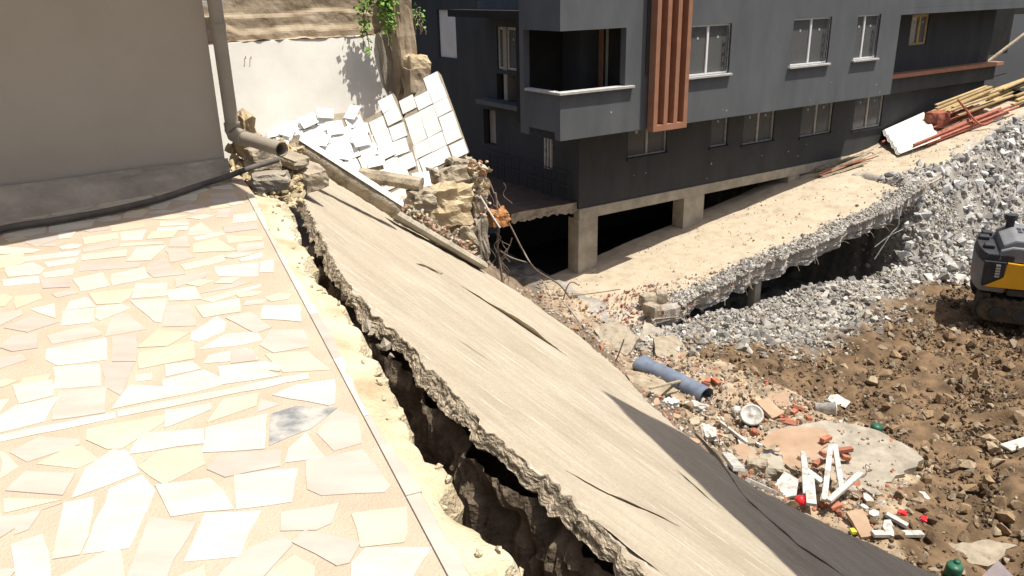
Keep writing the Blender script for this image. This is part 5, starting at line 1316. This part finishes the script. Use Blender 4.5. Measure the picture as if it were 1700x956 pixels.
for i in range(10):
    t = rs.random(); px_ = 1130 + 310 * t + rs.gauss(0, 20); py_ = 670 + 180 * t + rs.gauss(0, 20); p = G_(px_, py_, .08); a = rs.uniform(0, 3.14)
    mb = MB(); mb.tube(spline([p, p + np.array([math.cos(a) * .2, math.sin(a) * .2, .12]), p + np.array([math.cos(a + .5) * .45, math.sin(a + .5) * .45, .02])], 5), .008, 5)
    tag(mb.build('bent_rebar', 'root'), 'thin bent rebar sticking out of the debris', 'rebar', 'bent rebars in the debris')

# ================================================================ sticks, planks, corrugated sheet on the ramp
def R_(px, py, dz=0):
    n = np.array([-TU[0] * .158, -TU[1] * .158, 1.0]); p0 = uwz(1.69, 0, -6.44); return atpl(px, py, p0, n) + np.array([0, 0, dz])
def ruv(u_, w_, dz=0): return uwz(u_, w_, float(rampz(u_)) + dz)
cs_ = thing('corrugated_sheets', 'stack of white corrugated sheets on the ramp before the red pipes', 'sheet', R_(1512, 238))
q4 = [R_(1466, 236, .45), R_(1530, 211, .55), R_(1560, 240, .2), R_(1494, 262, .12)]
Gc = np.zeros((33, 9, 3))
for i in range(33):
    for j in range(9):
        a, b = j / 8, i / 32
        p = (q4[0] * (1 - a) + q4[1] * a) * (1 - b) + (q4[3] * (1 - a) + q4[2] * a) * b
        Gc[i, j] = p + np.array([0, 0, .035 * math.cos(b * 2 * math.pi * 4)])
for k in range(3):
    m = MB(); m.grid(Gc - np.array([.03 * k, -.02 * k, .03 * k])); m.build('sheet', 'white_plaster', cs_, fixn=False)
rr = random.Random(3)
for i in range(16):
    u0 = rr.uniform(15.6, 16.6); w0 = -.95 + rr.uniform(0, 1.5); z = .1 + .09 * (i % 3)
    L_ = rr.uniform(4.0, 5.2)
    m = MB(); m.tube([ruv(u0, w0, z), ruv(u0 + L_, w0 + rr.uniform(.2, .55), z + rr.uniform(.0, .15))], .045, 8)
    tag(m.build('scaffold_pipe', 'red_steel'), 'long rust red scaffold pipe in the bundle on the ramp', 'pipe', 'rust red scaffold pipes')
for i in range(16):
    u0 = rr.uniform(18.2, 19.0); w0 = -.9 + rr.uniform(0, 1.0); z = .5 + .09 * (i % 4)
    plank('yellow_plank', 'yellow timber plank on top of the scaffold pipes', 'plank', ruv(u0, w0, z), ruv(u0 + rr.uniform(2.2, 3.2), w0 + rr.uniform(.1, .5), z + .1), .13, .06, 'wood', 'yellow planks on the pipes')
for i in range(14):
    u0 = rr.uniform(21.6, 22.2); w0 = -.8 + rr.uniform(0, 1.5); z = .25 + .1 * (i % 5)
    plank('yellow_plank', 'yellow timber plank in the far stack at the right edge', 'plank', ruv(u0, w0, z), ruv(u0 + rr.uniform(2.4, 3.2), w0 + rr.uniform(.0, .4), z), .14, .07, 'wood', 'yellow planks in the far stack')
wire('rusty_pole', 'thin rusty pole standing across the plank stack', [(1590, 165), (1625, 205), (1650, 200)], 30.5, .04, 'red_steel', 'pole')
plank('grey_pole', 'long grey pole leaning over the far plank stack', 'pole', R_(1590, 165, .7), R_(1700, 108, 1.6), .1, .1, 'wood_old')
plank('red_prop', 'rust red prop lying across the scaffold pipes', 'prop', R_(1590, 185, .5), R_(1615, 218, .3), .08, .08, 'red_steel')
lump(ruv(18.2, -.4, .45), (.45, .3, .3), 55, 'red_steel', 'rusty_drum', None, 'rust brown drum lying between the pipes and planks', 'drum', amp=.08, sub=5, rot=FR)
for i in range(14):
    a = 1352 + rr.uniform(0, 30); b = 293 - (a - 1352) * .2 + rr.uniform(-9, 6); L_ = rr.uniform(50, 85)
    plank('lath', 'pinkish timber lath in the small pile on the ramp', 'lath', R_(a, b, .06 + .03 * (i % 4)), R_(a + L_, b - L_ * rr.uniform(.22, .40), .1 + .03 * (i % 4)), .07, .03, 'red_steel' if i % 5 == 0 else 'wood_old', 'laths on the ramp')
plate('mat', 'pale mat lying on the ramp before the scaffold pipes', 'mat', [(1560, 250), (1640, 215), (1690, 208), (1680, 225), (1610, 250)], 'peach_plaster', .03, .06, (-TU[0] * .158, -TU[1] * .158, 1), amp=.03)
wire('rebar_stick', 'thin white batten leaning on the slab edge at the brick crumbs', [(940, 505), (965, 540), (990, 590)], 17.2, .02, 'pvc_dusty', 'batten')
wire('rebar_bend', 'bent rebar hoop at the low end of the ramp', [(935, 498), (942, 475), (950, 468), (962, 474)], 20.4, .018, 'root', 'rebar')
wire('rebar_stick', 'thin rebar lying over the brick crumbs on the ramp', [(948, 491), (990, 486), (1030, 480)], 20.3, .014, 'root', 'rebar')
wire('rebar_stick', 'rebar sticking up from the concrete plate by the slab', [(1022, 600), (1030, 580), (1036, 563)], 15.6, .016, 'root', 'rebar')
wire('loose_wire', 'tangle of wires hanging in the mouth of the void', [(1452, 430), (1478, 390), (1492, 372), (1489, 340)], 24.0, .02, 'coping')
wire('loose_wire', 'thin wire across the void under the ramp', [(1452, 410), (1476, 392), (1500, 380)], 24.0, .014, 'coping')

# ================================================================ excavator
exc_o = np.array([13.38, 19.8, float(terrain(13.38, 19.8)) + .05])
exc = thing('excavator', 'yellow and dark grey excavator working in the pit at right', 'excavator', exc_o)
fx = np.array([.91, -.41, 0.0]); fx /= np.linalg.norm(fx); fy = np.array([-fx[1], fx[0], 0.0])   # fx: forwards (to the right), rear to the left
ez = -6.62 - exc_o[2]
def E(x, y, z): return exc_o + fx * x + fy * y + np.array([0, 0, z + ez])
def ebox(x0, x1, y0, y1, z0, z1, name, m_, parent=exc, bevel=.03):
    mb = MB(); mb.box(E((x0 + x1) / 2, (y0 + y1) / 2, (z0 + z1) / 2), fx * (x1 - x0) / 2, fy * (y1 - y0) / 2, (0, 0, (z1 - z0) / 2)); return mb.build(name, m_, parent, bevel=bevel)
def eprism(prof, y0, y1, name, m_, parent=exc, bevel=.02):
    """profile in (x,z), extruded over y"""
    mb = MB(); mb.prism([E(a, y0, b) for a, b in prof], fy * (y1 - y0)); return mb.build(name, m_, parent, bevel=bevel)
def eplan(prof, z0, z1, name, m_, parent=exc, bevel=.03, taper=1.0):
    """plan outline in (x,y); bottom shrunk by taper"""
    n = len(prof); c = np.mean(prof, 0); vs = [E(a, b, z1) for a, b in prof] + [E(c[0] + (a - c[0]) * taper, c[1] + (b - c[1]) * taper, z0) for a, b in prof]
    mb = MB(); mb.add(vs, [tuple(range(n)), tuple(range(2 * n - 1, n - 1, -1))] + [(i, n + i, n + (i + 1) % n, (i + 1) % n) for i in range(n)]); return mb.build(name, m_, parent, bevel=bevel)
# counterweight: rounded rear
cw = [(-.55, -1.12)] + [(-1.08 - .22 * math.sin(a), -1.12 * math.cos(a)) for a in np.linspace(.25, math.pi - .25, 11)] + [(-.55, 1.12)]
w0_ = eplan(cw, .78, 1.55, 'counterweight', 'machine_grey', taper=.90)
eplan([(a * .995 + .02, b * .98) for a, b in cw], 1.555, 1.80, 'counterweight_top', 'machine_dark', taper=1.0)
# deck and side panels
ebox(-.55, 1.7, -1.1, 1.1, .75, .92, 'deck', 'machine_dark')
ebox(-.55, 1.6, -1.0, 1.0, .92, 1.62, 'engine_housing', 'machine_dark')
eprism([(-1.1, .95), (1.7, .95), (1.7, 1.66), (-.1, 1.70), (-.35, 1.60), (-.66, 1.62), (-.70, 1.22)], -1.13, -1.02, 'side_panel', 'machine_yellow')
eprism([(-1.16, .98), (-1.12, .96), (-.72, 1.22), (-.68, 1.62), (-1.16, 1.62)], -1.128, -1.0, 'side_panel_rear', 'machine_dark')
for k in range(5):
    ebox(-.90, -.80, -1.145, -1.131, 1.22 + k * .07, 1.268 + k * .07, 'lettering', 'coping', bevel=0)
mb = MB(); mb.box(E(-1.2, -.62, 1.25), fx * .012 + fy * -.0, (fx * -.45 + fy * .9) * -.13 * 1.0, (0, 0, .16)); mb.build('red_mark', 'red_plastic', exc)
# hood: stepped grey cover with grilles
hood = eprism([(-.85, 1.62), (1.05, 1.62), (1.0, 2.0), (.8, 2.12), (-.55, 2.16), (-.8, 2.02)], -.95, .75, 'hood', 'machine_grey', bevel=.05)
eprism([(-.9, 1.62), (1.2, 1.62), (1.05, 1.92), (.75, 2.0), (-.6, 2.0), (-.85, 1.9)], -1.08, -.952, 'hood_side', 'machine_grey', bevel=.04)
ebox(.25, .78, -.55, .45, 2.10, 2.175, 'hood_opening', 'machine_dark', bevel=.02)
for k in range(10): ebox(-.35 + k * .1, -.30 + k * .1, -.93, -.68, 2.12, 2.172, 'grille_slat', 'machine_dark', bevel=0)
for k in range(2):
    for j in range(3): ebox(-.42 + j * .13, -.33 + j * .13, -.2 + k * .28, -.02 + k * .28, 2.14, 2.172, 'vent', 'machine_dark', bevel=0)
mb = MB(); mb.tube([E(-.55, .45, 2.1), E(-.55, .45, 2.34)], .10, 12); mb.tube([E(-.55, .45, 2.33), E(-.55, .45, 2.47)], .15, 12); mb.build('exhaust', 'machine_dark', exc)
for (x_, y_) in ((-1.05, -.5), (-1.1, .3), (-1.0, .75)): ebox(x_ - .12, x_ + .12, y_ - .14, y_ + .14, 1.80, 1.9, 'rear_fitting', 'machine_dark')
ebox(.55, 1.0, -1.06, -.7, 2.0, 2.1, 'handrail_base', 'machine_grey')
mb = MB(); mb.tube(spline([E(.55, -1.0, 2.0), E(.75, -1.02, 2.14), E(1.15, -1.02, 1.98), E(1.3, -1.05, 1.6)], 5), .05, 8); mb.build('hood_rail', 'machine_grey', exc)
# cab, boom and arm further right
eprism([(1.05, .92), (2.3, .92), (2.45, 1.7), (2.2, 2.75), (1.15, 2.8)], .12, 1.08, 'cab', 'machine_yellow', bevel=.05)
eprism([(1.25, 1.75), (2.25, 1.75), (2.1, 2.6), (1.3, 2.62)], .09, .118, 'cab_window', 'glass', bevel=0)
eprism([(1.75, 1.0), (2.3, 1.0), (3.6, 2.9), (3.9, 2.9), (5.4, 1.9), (5.3, 1.7), (3.8, 2.5), (3.3, 2.3)], -.35, .0, 'boom', 'machine_yellow')
eprism([(5.2, 2.2), (5.5, 2.1), (5.0, .4), (4.8, .4)], -.3, -.05, 'dipper_arm', 'machine_yellow')
eprism([(4.6, .5), (5.1, .5), (5.2, .0), (4.7, -.1), (4.4, .15)], -.6, .25, 'bucket', 'machine_dark')
# undercarriage
ebox(-.55, .7, -.5, .5, .25, .75, 'slew_ring', 'machine_dark')
for s_ in (-1, 1):
    prof = [(-.85 + .30 * math.cos(a), .33 + .30 * math.sin(a)) for a in np.linspace(math.pi / 2, math.pi * 1.5, 8)] + [(1.55 + .30 * math.cos(a), .33 + .30 * math.sin(a)) for a in np.linspace(-math.pi / 2, math.pi / 2, 8)]
    tr = eprism(prof, s_ * .65, s_ * 1.1, 'track', 'track_rubber', bevel=.02)
    for k in range(12): ebox(-.8 + k * .2, -.73 + k * .2, min(s_ * .64, s_ * 1.11), max(s_ * .64, s_ * 1.11), .63, .66, 'track_pad', 'track_rubber', tr, bevel=0)
    for k in range(5):
        mb = MB(); c = E(-.7 + k * .5, s_ * 1.0, .28); mb.tube([c, c + fy * s_ * .13], .16, 14); mb.build('road_wheel', 'machine_dark', tr)
eprism([(-1.2, .1), (-.95, .1), (-.87, .72), (-1.13, .76)], -1.0, -.5, 'blade_arm', 'track_rubber')

# ================================================================ added house form right of the camera, out of view, to shade the slab
nh = thing('slab_shadow_caster', 'unseen house form added to the right to cast the shadow over the slab', 'house', (10, 2, -7))
HZ = 7.0
def cast(P): return P + SUN * (HZ - P[2]) / SUN[2]
k1 = cast(atpl(1010, 655, SA, SN)); kw = cast(atpl(1330, 956, SA, SN)); k2 = cast(np.array([5.75, 8.85, -6.2])); k3 = k2 + np.array([4.0, 1.5, 0])
wdir = kw - k1; wdir[2] = 0; wdir /= np.linalg.norm(wdir)
m = MB(); m.prism([p + np.array([0, 0, .3]) for p in [k1, k1 + wdir * 9, np.array([k3[0], -4, HZ]), k3, k2]], (0, 0, -.3)); m.build('upper_floor_slab', 'wall_shade', nh)  # added caster, outline projected up from the shadow edge on the slab
m = MB(); m.box((11.2, 1.3, -.35), (3.2, 0, 0), (0, 5.0, 0), (0, 0, 7.3)); m.build('wall', 'wall_shade', nh)  # unseen body added under the caster slab
